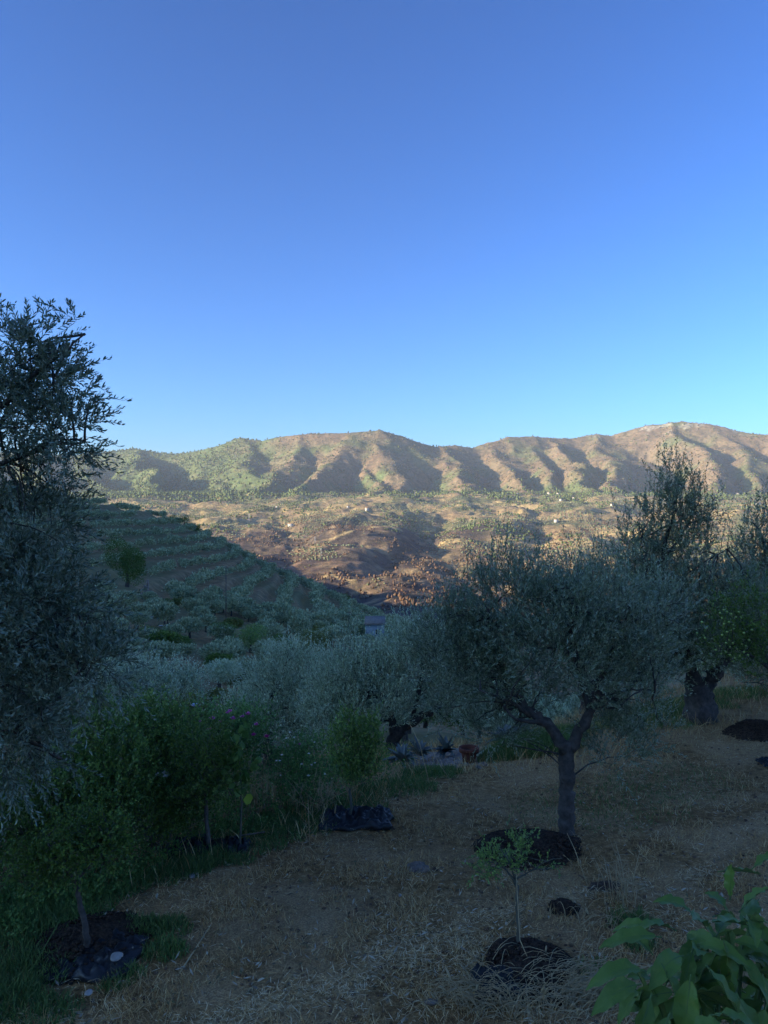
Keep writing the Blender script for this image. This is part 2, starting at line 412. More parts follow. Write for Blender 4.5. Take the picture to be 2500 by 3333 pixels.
def ground_mat():
    m, nt, b = newmat('dry_ground'); p = geo_pos(nt)
    n1 = noise(nt, 0.9, 5, 0.6, p, 0.6); n2 = noise(nt, 14, 6, 0.7, p); n3 = noise(nt, 70, 4, 0.7, p)
    c = ramp(nt, [(0.3, (0.10, 0.05, 0.02)), (0.55, (0.38, 0.22, 0.085)), (0.75, (0.72, 0.47, 0.21))], n2)
    c = mix(nt, maprange(nt, n1, 0.42, 0.68), c, (0.58, 0.38, 0.19))
    c = mix(nt, maprange(nt, n3, 0.42, 0.6, 0.55, 0.0), c, (0.09, 0.05, 0.025))
    w_ = nt.nodes.new('ShaderNodeVertexColor'); w_.layer_name = 'worn'; sp = nt.nodes.new('ShaderNodeSeparateColor'); nt.links.new(w_.outputs[0], sp.inputs[0])
    mu = nt.nodes.new('ShaderNodeMath'); mu.operation = 'MULTIPLY'; nt.links.new(sp.outputs[0], mu.inputs[0]); nt.links.new(maprange(nt, noise(nt, 22, 6, 0.8, p), 0.46, 0.58), mu.inputs[1])
    c = mix(nt, mu.outputs[0], c, (0.62, 0.45, 0.24)); c = mix(nt, sp.outputs[1], c, (0.10, 0.075, 0.035))
    nt.links.new(c, b.inputs['Base Color']); b.inputs['Roughness'].default_value = 0.95; b.inputs['Specular IOR Level'].default_value = 0.1
    bump(nt, b, n2, 0.9, 0.05); return m
def hillside_mat():
    m, nt, b = newmat('hillside_soil'); p = geo_pos(nt)
    n1 = noise(nt, 0.035, 5, 0.6, p, 0.5); n2 = noise(nt, 0.5, 6, 0.75, p); 
    c = ramp(nt, [(0.35, (0.16, 0.115, 0.055)), (0.55, (0.36, 0.23, 0.115)), (0.7, (0.52, 0.34, 0.18))], n2)
    c = mix(nt, maprange(nt, n1, 0.42, 0.6, 0.75, 0.0), c, (0.18, 0.175, 0.075))
    nt.links.new(c, b.inputs['Base Color']); b.inputs['Roughness'].default_value = 0.95; b.inputs['Specular IOR Level'].default_value = 0.1
    bump(nt, b, n2, 0.6, 0.6); return m
def mountain_mat():
    m, nt, b = newmat('mountain_land')
    at_ = nt.nodes.new('ShaderNodeVertexColor'); at_.layer_name = 'land'
    p = geo_pos(nt)
    n1 = noise(nt, 0.05, 6, 0.75, p); n2 = noise(nt, 0.012, 5, 0.6, p, 1.0)
    c = mix(nt, maprange(nt, n1, 0.38, 0.58, 0.65, 0.0), at_.outputs[0], (0.05, 0.055, 0.035))
    c = mix(nt, maprange(nt, n2, 0.5, 0.7, 0.0, 0.3), c, (0.40, 0.30, 0.19))
    nt.links.new(c, b.inputs['Base Color']); b.inputs['Roughness'].default_value = 0.95; b.inputs['Specular IOR Level'].default_value = 0.05
    bump(nt, b, n1, 0.8, 9.0); return m
G_MAT = ground_mat(); H_MAT = hillside_mat(); M_MAT = mountain_mat()
ground = polar('ground', 0.5, 27.0, 90, G_MAT)
hillside = polar('hillside', 27.0, 620.0, 190, H_MAT)
gs = lambda a, b, n: np.exp(np.linspace(math.log(a), math.log(b), n))
mountains = polar('mountains', 620.0, 14000.0, 0, M_MAT, rr=np.concatenate([gs(620, 3200, 215)[:-1], gs(3200, 6150, 235)[:-1], gs(6150, 14000, 26)]))

def seen(u, v):      # the place on the far side that shows at (u, v) of the photo
    ds = np.linspace(850, 3600, 900); vs = HV - F * height((u - 384) / F * ds, ds) / ds; mn = np.minimum.accumulate(vs); vis = vs <= mn + 1e-6
    dd = ds[vis]; d = dd[np.argmin(np.abs(vs[vis] - v))]; return ((u - 384) / F * d, d)
TRACKS = [[seen(*p) for p in t] for t in ([(215, 522), (228, 514), (240, 511), (262, 513), (290, 509)], [(330, 540), (350, 532), (372, 527), (400, 530)], [(400, 508), (430, 503), (462, 505), (500, 500), (540, 503)],
    [(440, 545), (470, 541), (500, 546), (540, 540)], [(300, 585), (330, 574), (352, 580)], [(560, 520), (600, 514), (650, 517), (700, 511), (766, 514)], [(345, 505), (365, 500), (395, 503)])]
def land_cols(x, y, z):
    """what the land is covered with: burnt slopes, pine wood, scrub, dry fields, olive groves"""
    r = np.hypot(x, y); u = 384 + F * x / np.maximum(y, 1); v = HV - F * z / np.maximum(y, 1)
    up = sstep(3350, 3700, r)
    n = fbm(x, y, 900, 3, 81); n2 = fbm(x, y, 260, 4, 82); n3 = fbm(x, y, 90, 3, 83)
    def L(a, b, t): return a + (b - a) * np.clip(t, 0, 1)[..., None]
    tan = np.array([0.42, 0.29, 0.155]); gold = np.array([0.58, 0.42, 0.19]); ol = np.array([0.17, 0.185, 0.085]); burnt = np.array([0.085, 0.064, 0.062]); rust = np.array([0.27, 0.17, 0.115])
    scrub = np.array([0.235, 0.17, 0.10]); pine = np.array([0.085, 0.12, 0.045]); rock = np.array([0.46, 0.41, 0.34])
    # u boundary between the burnt left and the tilled right
    tb = sstep(-180, 260, (x - (y * 0.05 + 130)) + 420 * n)
    val = L(np.broadcast_to(burnt, x.shape + (3,)), rust, sstep(0.0, 0.4, n2) * .8)
    val = L(val, tan, sstep(0.16, 0.42, n3 + 0.3 * n2) * 0.8); val = L(val, tan * 1.1, sstep(.25, .5, ridged(x, y, 160, 3, 85) - .35 + .3 * n3) * .55)
    tilled = L(np.broadcast_to(ol, x.shape + (3,)), tan, sstep(-0.25, 0.02, n2))
    tilled = L(tilled, gold, sstep(0.02, 0.2, n3 + 0.3 * n2))
    val = L(val, tilled, np.maximum(tb, sstep(2050, 2500, r + 500 * n)) * (0.9))
    mt = L(np.broadcast_to(scrub, x.shape + (3,)), rust * 0.85, sstep(-0.1, 0.3, n2) * 0.6); mt = L(mt, scrub * .55, sstep(.0, .3, fbm(x, y, 45, 3, 84)) * .7)
    mt = L(mt, pine * 1.3, sstep(0.0, 0.35, -n2 + 0.2 * n3) * 0.7)
    pw = 1 - sstep(-900, -420, x * 4400 / np.maximum(y, 1) + 400 * n2)    # pine wood on the left flank
    mt = L(mt, pine * 1.4, pw * 0.85)
    foot = (1 - sstep(80, 170, z + 260 * n2)) * 0.6 * sstep(-.25, .15, n3)
    mt = L(mt, pine * 1.6, foot)
    mt = L(mt, rock, sstep(0.1, 0.35, n3) * sstep(470, 560, z) * 0.8)
    # earth banks between the terraces, and a few tracks
    fq = terrace_frac(z + 0.0); val = L(val, gold * 1.15, sstep(0.80, 0.9, fq) * (1 - sstep(.96, 1.0, fq)) * sstep(-0.1, 0.1, fbm(x, y, 500, 2, 41)) * (0.35 + 0.65 * tb) * 0.8)
    for tr in TRACKS:
        dm = np.full(x.shape, 1e9)
        for a_, b_ in zip(tr[:-1], tr[1:]):
            dx, dy = b_[0] - a_[0], b_[1] - a_[1]; t = np.clip(((x - a_[0]) * dx + (y - a_[1]) * dy) / (dx * dx + dy * dy), 0, 1); dm = np.minimum(dm, np.hypot(x - a_[0] - t * dx, (y - a_[1] - t * dy) * .6))
        val = L(val, gold * 1.25, (1 - sstep(3.5, 8, dm + 2 * n3)) * .9)
    return L(val, mt, up)
def paint(o):
    me = o.data; n = len(me.vertices); co = np.empty(n * 3, np.float32); me.vertices.foreach_get('co', co); co = co.reshape(-1, 3)
    c = land_cols(co[:, 0], co[:, 1], co[:, 2]); a = me.color_attributes.new('land', 'FLOAT_COLOR', 'POINT')
    a.data.foreach_set('color', np.concatenate([c, np.ones((n, 1))], 1).astype(np.float32).ravel())
paint(mountains)

WORN = [((160, 4.2), (230, 4.45), (300, 4.75), (385, 5.2), .26), ((385, 5.2), (480, 5.7), (560, 6.0), (640, 6.15), (700, 6.3), .10)]
def worn(x, y):
    m = np.zeros(np.shape(x))
    for w in WORN:
        P = [((u - 384) / F * d, d) for u, d in w[:-1]]; dm = np.full(np.shape(x), 1e9)
        for a_, b_ in zip(P[:-1], P[1:]):
            dx, dy = b_[0] - a_[0], b_[1] - a_[1]; t = np.clip(((x - a_[0]) * dx + (y - a_[1]) * dy) / (dx * dx + dy * dy), 0, 1); dm = np.minimum(dm, np.hypot(x - a_[0] - t * dx, y - a_[1] - t * dy))
        m = np.maximum(m, 1 - sstep(w[-1] * .2, w[-1] * 1.5, dm + .35 * w[-1] + w[-1] * 1.1 * fbm(x, y, .35, 3, 88)))
    return m
def bed_green(x, y):
    u = 384 + F * x / np.maximum(y, .5); edge = np.interp(u, [0, 100, 180, 250, 320, 385, 430], [5.5, 6.0, 6.9, 7.3, 7.6, 8.6, 9.8]); return sstep(-.3, .5, y - edge) * (1 - sstep(300, 420, u))
_me = ground.data; _co = np.empty(len(_me.vertices) * 3, np.float32); _me.vertices.foreach_get('co', _co); _co = _co.reshape(-1, 3)
_ca = _me.color_attributes.new('worn', 'FLOAT_COLOR', 'POINT'); _w = worn(_co[:, 0], _co[:, 1]) * .7; _ca.data.foreach_set('color', np.stack([_w, bed_green(_co[:, 0], _co[:, 1]) * .8, _w * 0, _w * 0 + 1], 1).astype(np.float32).ravel())

# ---------------------------------------------------------------- haze
hm = bpy.data.materials.new('haze'); hm.use_nodes = True; nt = hm.node_tree; nt.nodes.clear()
o_ = nt.nodes.new('ShaderNodeOutputMaterial'); pv = nt.nodes.new('ShaderNodeVolumePrincipled')
pv.inputs['Color'].default_value = (0.72, 0.83, 1.0, 1); pv.inputs['Density'].default_value = 0.000042; pv.inputs['Anisotropy'].default_value = 0.0
nt.links.new(pv.outputs[0], o_.inputs['Volume'])
hb = MB(); hb.box((0, 0, 250), (29600, 29600, 1100)); haze = hb.build('haze', hm); tag(haze, 'thin blue air over the whole valley', None, None, 'stuff')

# ---------------------------------------------------------------- plants: generators
def unit(v): return v / (np.linalg.norm(v, axis=-1, keepdims=True) + 1e-9)
def rnd(rng, n): return unit(rng.normal(size=(n, 3)))
def leaf_arrays(P, D, L, W, rng, near=False, flat=0.0):
    """P base, D direction, L length, W width -> vertices and faces of one small leaf each"""
    n = len(P); L = np.broadcast_to(L, (n,))[:, None]; W = np.broadcast_to(W, (n,))[:, None]
    ref = rnd(rng, n); ref[:, 2] += flat * 3; S = unit(np.cross(D, ref)); N = np.cross(S, D)
    if near:
        c = 0.10 * L * N
        V = np.stack([P, P + D * L * 0.3 + S * W * 0.42 + c * 0.7, P + D * L * 0.3 - S * W * 0.42 + c * 0.7,
                      P + D * L * 0.68 + S * W * 0.40 + c, P + D * L * 0.68 - S * W * 0.40 + c, P + D * L], 1).reshape(-1, 3)
        b = np.arange(n)[:, None] * 6
        return V, [np.concatenate([b + [0, 1, 2], b + [3, 5, 4]]), b + [2, 1, 3, 4]]
    V = np.stack([P, P + D * L * 0.5 + S * W * 0.5, P + D * L, P + D * L * 0.5 - S * W * 0.5], 1).reshape(-1, 3)
    b = np.arange(n)[:, None] * 4
    return V, [b + [0, 1, 2, 3]]
def sample_lobes(lobes, n, rng, shell=0.45):
    lb = np.array([l[:6] for l in lobes], float); w = np.array([(l[6] if len(l) > 6 else 1.0) for l in lobes])
    vol = lb[:, 3] * lb[:, 4] * lb[:, 5]; p = w * vol ** 0.8; p /= p.sum()
    k = rng.choice(len(lobes), n, p=p)
    d = rnd(rng, n); rr = rng.uniform(0, 1, n) ** shell
    return lb[k, :3] + d * rr[:, None] * lb[k, 3:6], unit(d / lb[k, 3:6]), k
def shoots(P, O, rng, per, slen, L, W, up=0.7, outw=0.6, jit=0.4, spread=0.8, near=False, droop=0.0, stem=0.0025, t0=0.15):
    """shoots start at P and carry paired leaves; returns leaf arrays and stem tubes"""
    n = len(P); D = unit(O * outw + np.array([0, 0, up]) + rng.normal(size=(n, 3)) * jit)
    ln = rng.uniform(slen[0], slen[1], n)
    t = (np.linspace(t0, 1.0, per)[None] + rng.uniform(-0.5, 0.5, (n, per)) / per)
    A = unit(np.cross(D, rnd(rng, n))); B = np.cross(D, A)
    bend = rng.normal(size=(n, 3)) * 0.12 + np.array([0, 0, -droop])
    pos = P[:, None] + D[:, None] * (t * ln[:, None])[..., None] + bend[:, None] * ((t ** 2) * ln[:, None])[..., None]
    ph = (np.arange(per)[None] * (math.pi / 2) * 1.07 + (np.arange(per)[None] % 2) * math.pi + rng.uniform(0, 6.28, (n, 1)))
    side = np.cos(ph)[..., None] * A[:, None] + np.sin(ph)[..., None] * B[:, None]
    sp = (spread * (1.0 - 0.45 * np.clip(t, 0, 1)))[..., None]
    ld = unit(D[:, None] * (1 - 0.35 * sp) + side * sp + rng.normal(size=(n, per, 3)) * 0.14).reshape(-1, 3)
    LL = (rng.uniform(0.7, 1.15, (n, per)) * L * (1 - 0.35 * np.clip(t, 0, 1) ** 3)).ravel()
    V, Fc = leaf_arrays(pos.reshape(-1, 3), ld, LL, W * rng.uniform(0.8, 1.2, n * per), rng, near)
    # three-sided stems
    e = P + D * ln[:, None] + bend * ln[:, None]; m = P + D * ln[:, None] * 0.5 + bend * ln[:, None] * 0.25
    a1 = A * stem; b1 = unit(-0.5 * A + 0.866 * B) * stem; c1 = unit(-0.5 * A - 0.866 * B) * stem
    SV = np.stack([P + a1, P + b1, P + c1, m + a1 * .7, m + b1 * .7, m + c1 * .7, e], 1).reshape(-1, 3)
    b = np.arange(n)[:, None] * 7
    SF = [np.concatenate([b + [0, 1, 4, 3], b + [1, 2, 5, 4], b + [2, 0, 3, 5]]), np.concatenate([b + [3, 4, 6], b + [4, 5, 6], b + [5, 3, 6]])]
    return (V, Fc), (SV, SF)
def limb(mb, pts, r0, r1, rng, k=7, wob=0.03, sub=5):
    """a crooked tapering limb through the points"""
    pts = [np.array(p, float) for p in pts]; out = []
    for a, b in zip(pts[:-1], pts[1:]):
        for i in range(sub): out.append(a + (b - a) * i / sub)
    out.append(pts[-1]); out = np.array(out)
    for _ in range(2): out[1:-1] = (out[:-2] + 2 * out[1:-1] + out[2:]) / 4
    ln = np.linalg.norm(out[-1] - out[0]); out[1:] += rng.normal(size=(len(out) - 1, 3)) * wob * ln * 0.25
    rad = np.linspace(r0, r1, len(out)) * rng.uniform(0.9, 1.1, len(out))
    mb.tube(out, rad, k); return out
def gnarl(me, amp, freq, s=3):
    """lumpy, fluted bark"""
    n = len(me.vertices); co = np.empty(n * 3, np.float32); me.vertices.foreach_get('co', co); co = co.reshape(-1, 3)
    d = pn(co[:, 0] * freq + co[:, 2] * freq * 0.25, co[:, 1] * freq, s) * amp + pn(co[:, 2] * freq * 0.7, co[:, 0] * freq * 2, s + 1) * amp * 0.6
    me.vertices.foreach_set('co', (co + unit(co * [1, 1, 0]) * d[:, None]).astype(np.float32).ravel()); me.update()
BARK = simple('olive_bark', (0.13, 0.105, 0.085), (0.045, 0.036, 0.03), 14, 0.9, 0.8, 0.02)
BARK2 = simple('grey_bark', (0.17, 0.145, 0.12), (0.07, 0.058, 0.048), 22, 0.9, 0.6, 0.01)
TWIG = simple('twig_bark', (0.15, 0.14, 0.10), (0.08, 0.075, 0.055), 9, 0.8)
OLV = leafmat('olive_leaf', [(0.13, 0.165, 0.075), (0.20, 0.245, 0.115), (0.31, 0.355, 0.18), (0.15, 0.185, 0.085)], back=(0.33, 0.375, 0.24), rough=0.42, spec=0.45, trans=0.12)
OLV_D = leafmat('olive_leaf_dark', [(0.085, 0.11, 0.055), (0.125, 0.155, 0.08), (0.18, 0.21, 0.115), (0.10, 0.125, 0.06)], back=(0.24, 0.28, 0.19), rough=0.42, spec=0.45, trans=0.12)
OLV_L = leafmat('olive_leaf_silver', [(0.26, 0.32, 0.175), (0.40, 0.47, 0.27), (0.54, 0.60, 0.37), (0.28, 0.34, 0.18)], back=(0.60, 0.65, 0.43), rough=0.5, spec=0.4, trans=0.15)
OLV_FAR = leafmat('olive_crown_far', [(0.15, 0.18, 0.085), (0.34, 0.38, 0.20), (0.62, 0.65, 0.40), (0.24, 0.28, 0.135)], rough=0.7, spec=0.2, trans=0.15, big=0.05)
CIT = leafmat('citrus_leaf', [(0.12, 0.20, 0.045), (0.18, 0.28, 0.065), (0.34, 0.47, 0.10), (0.13, 0.21, 0.05)], rough=0.35, spec=0.5, trans=0.25)
DKG = leafmat('dark_green_leaf', [(0.07, 0.115, 0.022), (0.11, 0.175, 0.03), (0.19, 0.28, 0.045), (0.085, 0.13, 0.025)], rough=0.5, spec=0.35, trans=0.2)
PINE = leafmat('pine_needles', [(0.06, 0.11, 0.02), (0.09, 0.15, 0.03), (0.14, 0.21, 0.045)], rough=0.6, spec=0.2, trans=0.15)
YEL = leafmat('yellow_green_leaf', [(0.15, 0.175, 0.04), (0.21, 0.22, 0.055), (0.11, 0.135, 0.03)], rough=0.5, trans=0.3)
OLV_FRUIT = simple('green_olive_skin', (0.10, 0.13, 0.05), (0.06, 0.09, 0.03), 30, 0.3, 0, 0, 0.5)
def lob(u, v, dep, ru, rv, rd, w=1.0):
    """an ellipsoid of foliage seen at (u, v) at a depth; radii: two in picture columns/rows at that depth, one in metres"""
    x, y, z = at(u, v, dep); k = dep / F
    return (x, y, z, ru * k, rd, rv * k, w)
def balls(P, r, stretch=1.3):
    """small low ellipsoids (fruit, flowers)"""
    ico = np.array([[0, 0, 1], [.894, 0, .447], [.276, .851, .447], [-.724, .526, .447], [-.724, -.526, .447], [.276, -.851, .447], [.724, .526, -.447], [-.276, .851, -.447], [-.894, 0, -.447], [-.276, -.851, -.447], [.724, -.526, -.447], [0, 0, -1]], float)
    fc = np.array([[0, 1, 2], [0, 2, 3], [0, 3, 4], [0, 4, 5], [0, 5, 1], [1, 6, 2], [2, 7, 3], [3, 8, 4], [4, 9, 5], [5, 10, 1], [6, 7, 2], [7, 8, 3], [8, 9, 4], [9, 10, 5], [10, 6, 1], [11, 7, 6], [11, 8, 7], [11, 9, 8], [11, 10, 9], [11, 6, 10]])
    r = np.broadcast_to(r, (len(P),)); V = P[:, None] + ico[None] * (r[:, None, None] * np.array([1, 1, stretch])); b = np.arange(len(P))[:, None, None] * 12
    return V.reshape(-1, 3), [(fc[None] + b).reshape(-1, 3)]
def plant(name, label, cat, base, trunks, lobes, n, per, slen, L, W, mat, seed, bark=None, group=None, near=False, up=0.7, outw=0.6, jit=0.4,
          spread=0.8, droop=0.0, shell=0.45, branches=40, br=0.012, stem=0.0025, extra=None, trunk_name='trunk', crown_name='crown', gn=0.0, fruit=0, k=8, smooth=True, clump=0.75):
    """thing with trunk, limbs, twigs and crown. trunks: list of (points, r0, r1); all given in world space, stored relative to base"""
    rng = np.random.default_rng(seed); base = np.array(base, float); bark = bark or BARK
    root = empty(name, base); tag(root, label, cat, group)
    ends = []; mb = MB()
    for i, (pts, r0, r1) in enumerate(trunks):
        o = limb(mb, [np.array(p, float) - base for p in pts], r0, r1, rng, k); ends += list(o[len(o) // 3:])
    lb = [tuple(np.array(l[:3]) - base) + tuple(l[3:]) for l in lobes]
    P, O, _ = sample_lobes(lb, int(n * (1 + clump)), rng, shell)
    if clump:      # foliage gathers in clumps with gaps between
        cs = 0.30 * np.mean([l[3] for l in lb]) + 0.08
        nz = pn(P[:, 0] / cs + P[:, 2] / cs * .7, P[:, 1] / cs - P[:, 2] / cs * .6, seed) + pn(P[:, 2] / cs * 1.3 + seed, P[:, 0] / cs * .9, seed + 3)
        kk = np.argsort(-nz - rng.uniform(-.22, .22, len(nz)))[:n]; P, O = P[kk], O[kk]
    if trunks:
        t = mb.build(trunk_name, bark, root, smooth=smooth)
        if gn: gnarl(t.data, gn, 9.0)
    if branches and ends:
        E = np.array(ends); bm_ = MB(); tg, _, _ = sample_lobes(lb, branches, rng, 0.5)
        for q in tg:
            s = E[np.argmin(np.linalg.norm(E - q, axis=1) + rng.uniform(0, 0.3, len(E)) * np.linalg.norm(q))]
            d = np.linalg.norm(q - s); m = (s + q) / 2 + np.array([0, 0, 0.12 * d]) + rng.normal(size=3) * 0.06 * d
            limb(bm_, [s, m, q], br, br * 0.3, rng, 4, 0.06, 3)
        bm_.build('branches', bark, root, smooth=True)
    lv, st = shoots(P, O, rng, per, slen, L, W, up, outw, jit, spread, near, droop, stem)
    V, Fc = lv
    if extra is not None:
        for (eP, eO, ekw) in extra:
            l2, s2 = shoots(np.array(eP) - base, np.array(eO), rng, **ekw)
            n0 = len(V); V = np.concatenate([V, l2[0]]); Fc = [np.concatenate([a, b + n0]) for a, b in zip(Fc, l2[1])]
            n0 = len(st[0]); st = (np.concatenate([st[0], s2[0]]), [np.concatenate([a, b + n0]) for a, b in zip(st[1], s2[1])])
    link(crown_name, mesh_np(crown_name, V, Fc, [mat]), root)
    if stem: link('twigs', mesh_np('twigs', st[0], st[1], [TWIG]), root)
    if fruit:
        idx = rng.choice(len(P), fruit); Pf = P[idx] + rng.normal(size=(fruit, 3)) * 0.05 + O[idx] * 0.1
        fv, ff = balls(Pf, rng.uniform(0.009, 0.013, fruit)); tag(link('fruit', mesh_np('fruit', fv, ff, [OLV_FRUIT], True), root), kind='stuff')
    return root
def W3(u, v, dep): return at(u, v, dep)

# ---------------------------------------------------------------- the large olive trees of the garden
# tree at the left edge, close to the camera
b0 = gnd(-170, 5.6)
plant('olive_tree', 'big close olive tree cut off by the left edge, hanging green olives against the sky', 'tree', b0,
      [([b0, W3(-165, 800, 5.6), W3(-140, 700, 5.6)], 0.20, 0.15), ([W3(-140, 700, 5.6), W3(-90, 600, 5.5), W3(-30, 480, 5.5), W3(20, 390, 5.5)], 0.09, 0.008),
       ([W3(-140, 700, 5.6), W3(-60, 660, 5.5), W3(20, 640, 5.3), W3(95, 655, 5.2)], 0.08, 0.008), ([W3(-30, 480, 5.5), W3(30, 450, 5.45), W3(85, 440, 5.4)], 0.03, 0.005),
       ([W3(-10, 420, 5.5), W3(40, 370, 5.4), W3(85, 335, 5.4)], 0.025, 0.005), ([W3(-60, 660, 5.5), W3(0, 705, 5.4), W3(60, 760, 5.3)], 0.05, 0.006)],
      [lob(8, 358, 5.5, 44, 32, .4, .95), lob(52, 342, 5.4, 24, 18, .25, 1.), lob(75, 320, 5.4, 9, 9, .12, .9), lob(50, 382, 5.4, 32, 22, .3, 1.), lob(64, 425, 5.4, 24, 24, .3, 1.), lob(15, 410, 5.5, 40, 36, .4, .95), lob(88, 400, 5.35, 10, 9, .15, .9),
       lob(62, 458, 5.3, 20, 12, .25, .8), lob(-50, 390, 5.8, 50, 80, .7, .5), lob(20, 478, 5.5, 40, 26, .4, .9),
       lob(30, 530, 5.6, 46, 42, .5, 1.0), lob(15, 600, 5.4, 60, 55, .6, 1.0), lob(60, 615, 5.3, 40, 45, .5, 1.0), lob(95, 668, 5.2, 42, 26, .35, 1.1), lob(30, 680, 5.3, 60, 42, .6, 1.0),
       lob(15, 740, 5.3, 50, 38, .6, 1.0), lob(-60, 600, 5.6, 80, 120, .8, .6)],
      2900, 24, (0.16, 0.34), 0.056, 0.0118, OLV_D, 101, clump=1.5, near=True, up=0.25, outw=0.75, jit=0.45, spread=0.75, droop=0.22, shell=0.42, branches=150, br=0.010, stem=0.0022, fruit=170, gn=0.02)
# main olive
b1 = gnd(567, 7.2)
wands = [(495, 570, 7.3), (505, 560, 7.3), (489, 585, 7.4), (512, 572, 7.2), (540, 565, 7.3), (570, 572, 7.3), (585, 568, 7.2), (455, 610, 7.4), (600, 580, 7.1), (620, 590, 7.1), (470, 600, 7.3), (530, 575, 7.2)]
wP = np.array([W3(*w) for w in wands])
plant('olive_tree', 'dense olive tree with one slim trunk forking low, standing in the mown straw', 'tree', b1,
      [([b1, W3(566, 812, 7.2), W3(566, 790, 7.2), W3(568, 765, 7.2), W3(567, 742, 7.2)], 0.080, 0.066),
       ([W3(566, 752, 7.2), W3(548, 722, 7.2), W3(522, 706, 7.25), W3(506, 682, 7.3), W3(497, 650, 7.3), W3(490, 610, 7.3)], 0.060, 0.015),
       ([W3(569, 750, 7.2), W3(588, 716, 7.15), W3(598, 690, 7.1), W3(612, 650, 7.1), W3(630, 605, 7.1)], 0.055, 0.012),
       ([W3(590, 712, 7.15), W3(578, 670, 7.1), W3(570, 620, 7.1), W3(560, 590, 7.2)], 0.035, 0.01),
       ([W3(530, 716, 7.2), W3(510, 700, 7.0), W3(480, 690, 6.9)], 0.022, 0.008), ([W3(545, 722, 7.2), W3(530, 722, 7.1), W3(512, 718, 7.0), W3(503, 705, 7.0)], 0.024, 0.008),
       ([W3(596, 698, 7.1), W3(625, 690, 7.0), W3(655, 690, 6.9)], 0.014, 0.004), ([W3(596, 698, 7.1), W3(640, 700, 7.0)], 0.010, 0.004)],
      [lob(465, 640, 7.5, 40, 42, .45), lob(515, 608, 7.3, 46, 38, .55), lob(575, 610, 7.2, 52, 38, .6), lob(622, 632, 7.1, 40, 45, .5), lob(560, 650, 7.0, 60, 42, .5), lob(500, 672, 7.3, 45, 32, .45),
       lob(605, 680, 7.0, 42, 34, .4, .8), lob(470, 705, 7.9, 42, 26, .4, .9), lob(617, 742, 7.3, 30, 30, .3, .9), lob(595, 715, 7.4, 28, 20, .3, .6), lob(540, 700, 7.6, 30, 20, .3, .6), lob(455, 668, 7.4, 32, 30, .35), lob(635, 700, 7.1, 25, 22, .3, .8), lob(445, 640, 7.5, 26, 34, .35), lob(650, 660, 7.2, 26, 34, .35), lob(500, 722, 7.8, 40, 22, .4, .8), lob(650, 730, 7.4, 24, 24, .3, .7), lob(660, 612, 7.5, 24, 30, .35, .8)],
      4000, 20, (0.16, 0.36), 0.046, 0.0105, OLV, 102, clump=1.4, bark=BARK, up=0.75, outw=0.55, jit=0.38, spread=0.7, branches=170, br=0.010, stem=0.0022, gn=0.012, k=12,
      extra=[(np.repeat(wP, 6, 0) + np.random.default_rng(5).normal(size=(72, 3)) * 0.06, np.tile([0, 0, 1.0], (72, 1)), dict(per=22, slen=(0.25, 0.55), L=0.042, W=0.009, up=1.2, outw=0.3, jit=0.22, spread=0.6, stem=0.002))])
# old olive with the thick trunk and a tall tuft of shoots
b2 = gnd(701, 11.2)
tp = [(630, 512), (640, 525), (636, 500), (655, 505), (660, 478), (668, 470), (672, 455), (680, 468), (684, 480), (690, 475), (697, 492), (704, 500), (676, 500), (665, 520), (690, 520), (645, 545), (700, 530), (709, 505), (655, 540), (680, 540)]
tP = np.array([W3(u, v + 22, 11.0) for u, v in tp])
plant('olive_tree', 'old olive tree with thick dark gnarled trunk and a tall tuft of shoots on top', 'tree', b2,
      [([b2, W3(699, 700, 11.2), W3(700, 680, 11.2)], 0.25, 0.18), ([W3(703, 695, 11.2), W3(712, 680, 11.1), W3(722, 668, 11.0), W3(735, 640, 11.0)], 0.12, 0.05),
       ([W3(698, 690, 11.2), W3(690, 668, 11.1), W3(675, 640, 11.0), W3(652, 590, 11.0), W3(662, 560, 11.0), W3(675, 500, 11.0)], 0.11, 0.008),
       ([W3(655, 588, 11.0), W3(645, 560, 11.0), W3(640, 525, 11.0)], 0.022, 0.005), ([W3(664, 555, 11.0), W3(685, 530, 11.0), W3(700, 500, 11.0)], 0.02, 0.005), ([W3(652, 600, 11.0), W3(690, 570, 10.9), W3(735, 545, 10.9)], 0.016, 0.004)],
      [lob(645, 618, 11, 38, 34, .7), lob(655, 585, 11.2, 30, 24, .6, .8), lob(690, 600, 11.2, 48, 36, .8), lob(700, 645, 11, 46, 28, .7), lob(738, 610, 11.4, 28, 46, .7), lob(648, 660, 11, 34, 28, .6), lob(640, 560, 11.4, 26, 24, .5, .8), lob(640, 590, 11, 20, 20, .4, .7),
       lob(682, 508, 11.0, 20, 34, .28, .9), lob(652, 522, 11, 11, 22, .2, .6), lob(702, 520, 11, 14, 22, .22, .7), lob(680, 550, 11, 30, 16, .4, .6)],
      3600, 20, (0.18, 0.40), 0.055, 0.014, OLV, 103, up=0.8, outw=0.5, jit=0.36, spread=0.7, branches=150, br=0.014, stem=0.003, gn=0.07, k=16,
      extra=[(np.repeat(tP, 14, 0) + np.random.default_rng(6).normal(size=(280, 3)) * [.11, .12, .18], np.tile([0, 0, 1.0], (280, 1)), dict(per=22, slen=(0.2, 0.42), L=0.055, W=0.013, up=1.1, outw=0.3, jit=0.35, spread=0.8, stem=0.0025))])
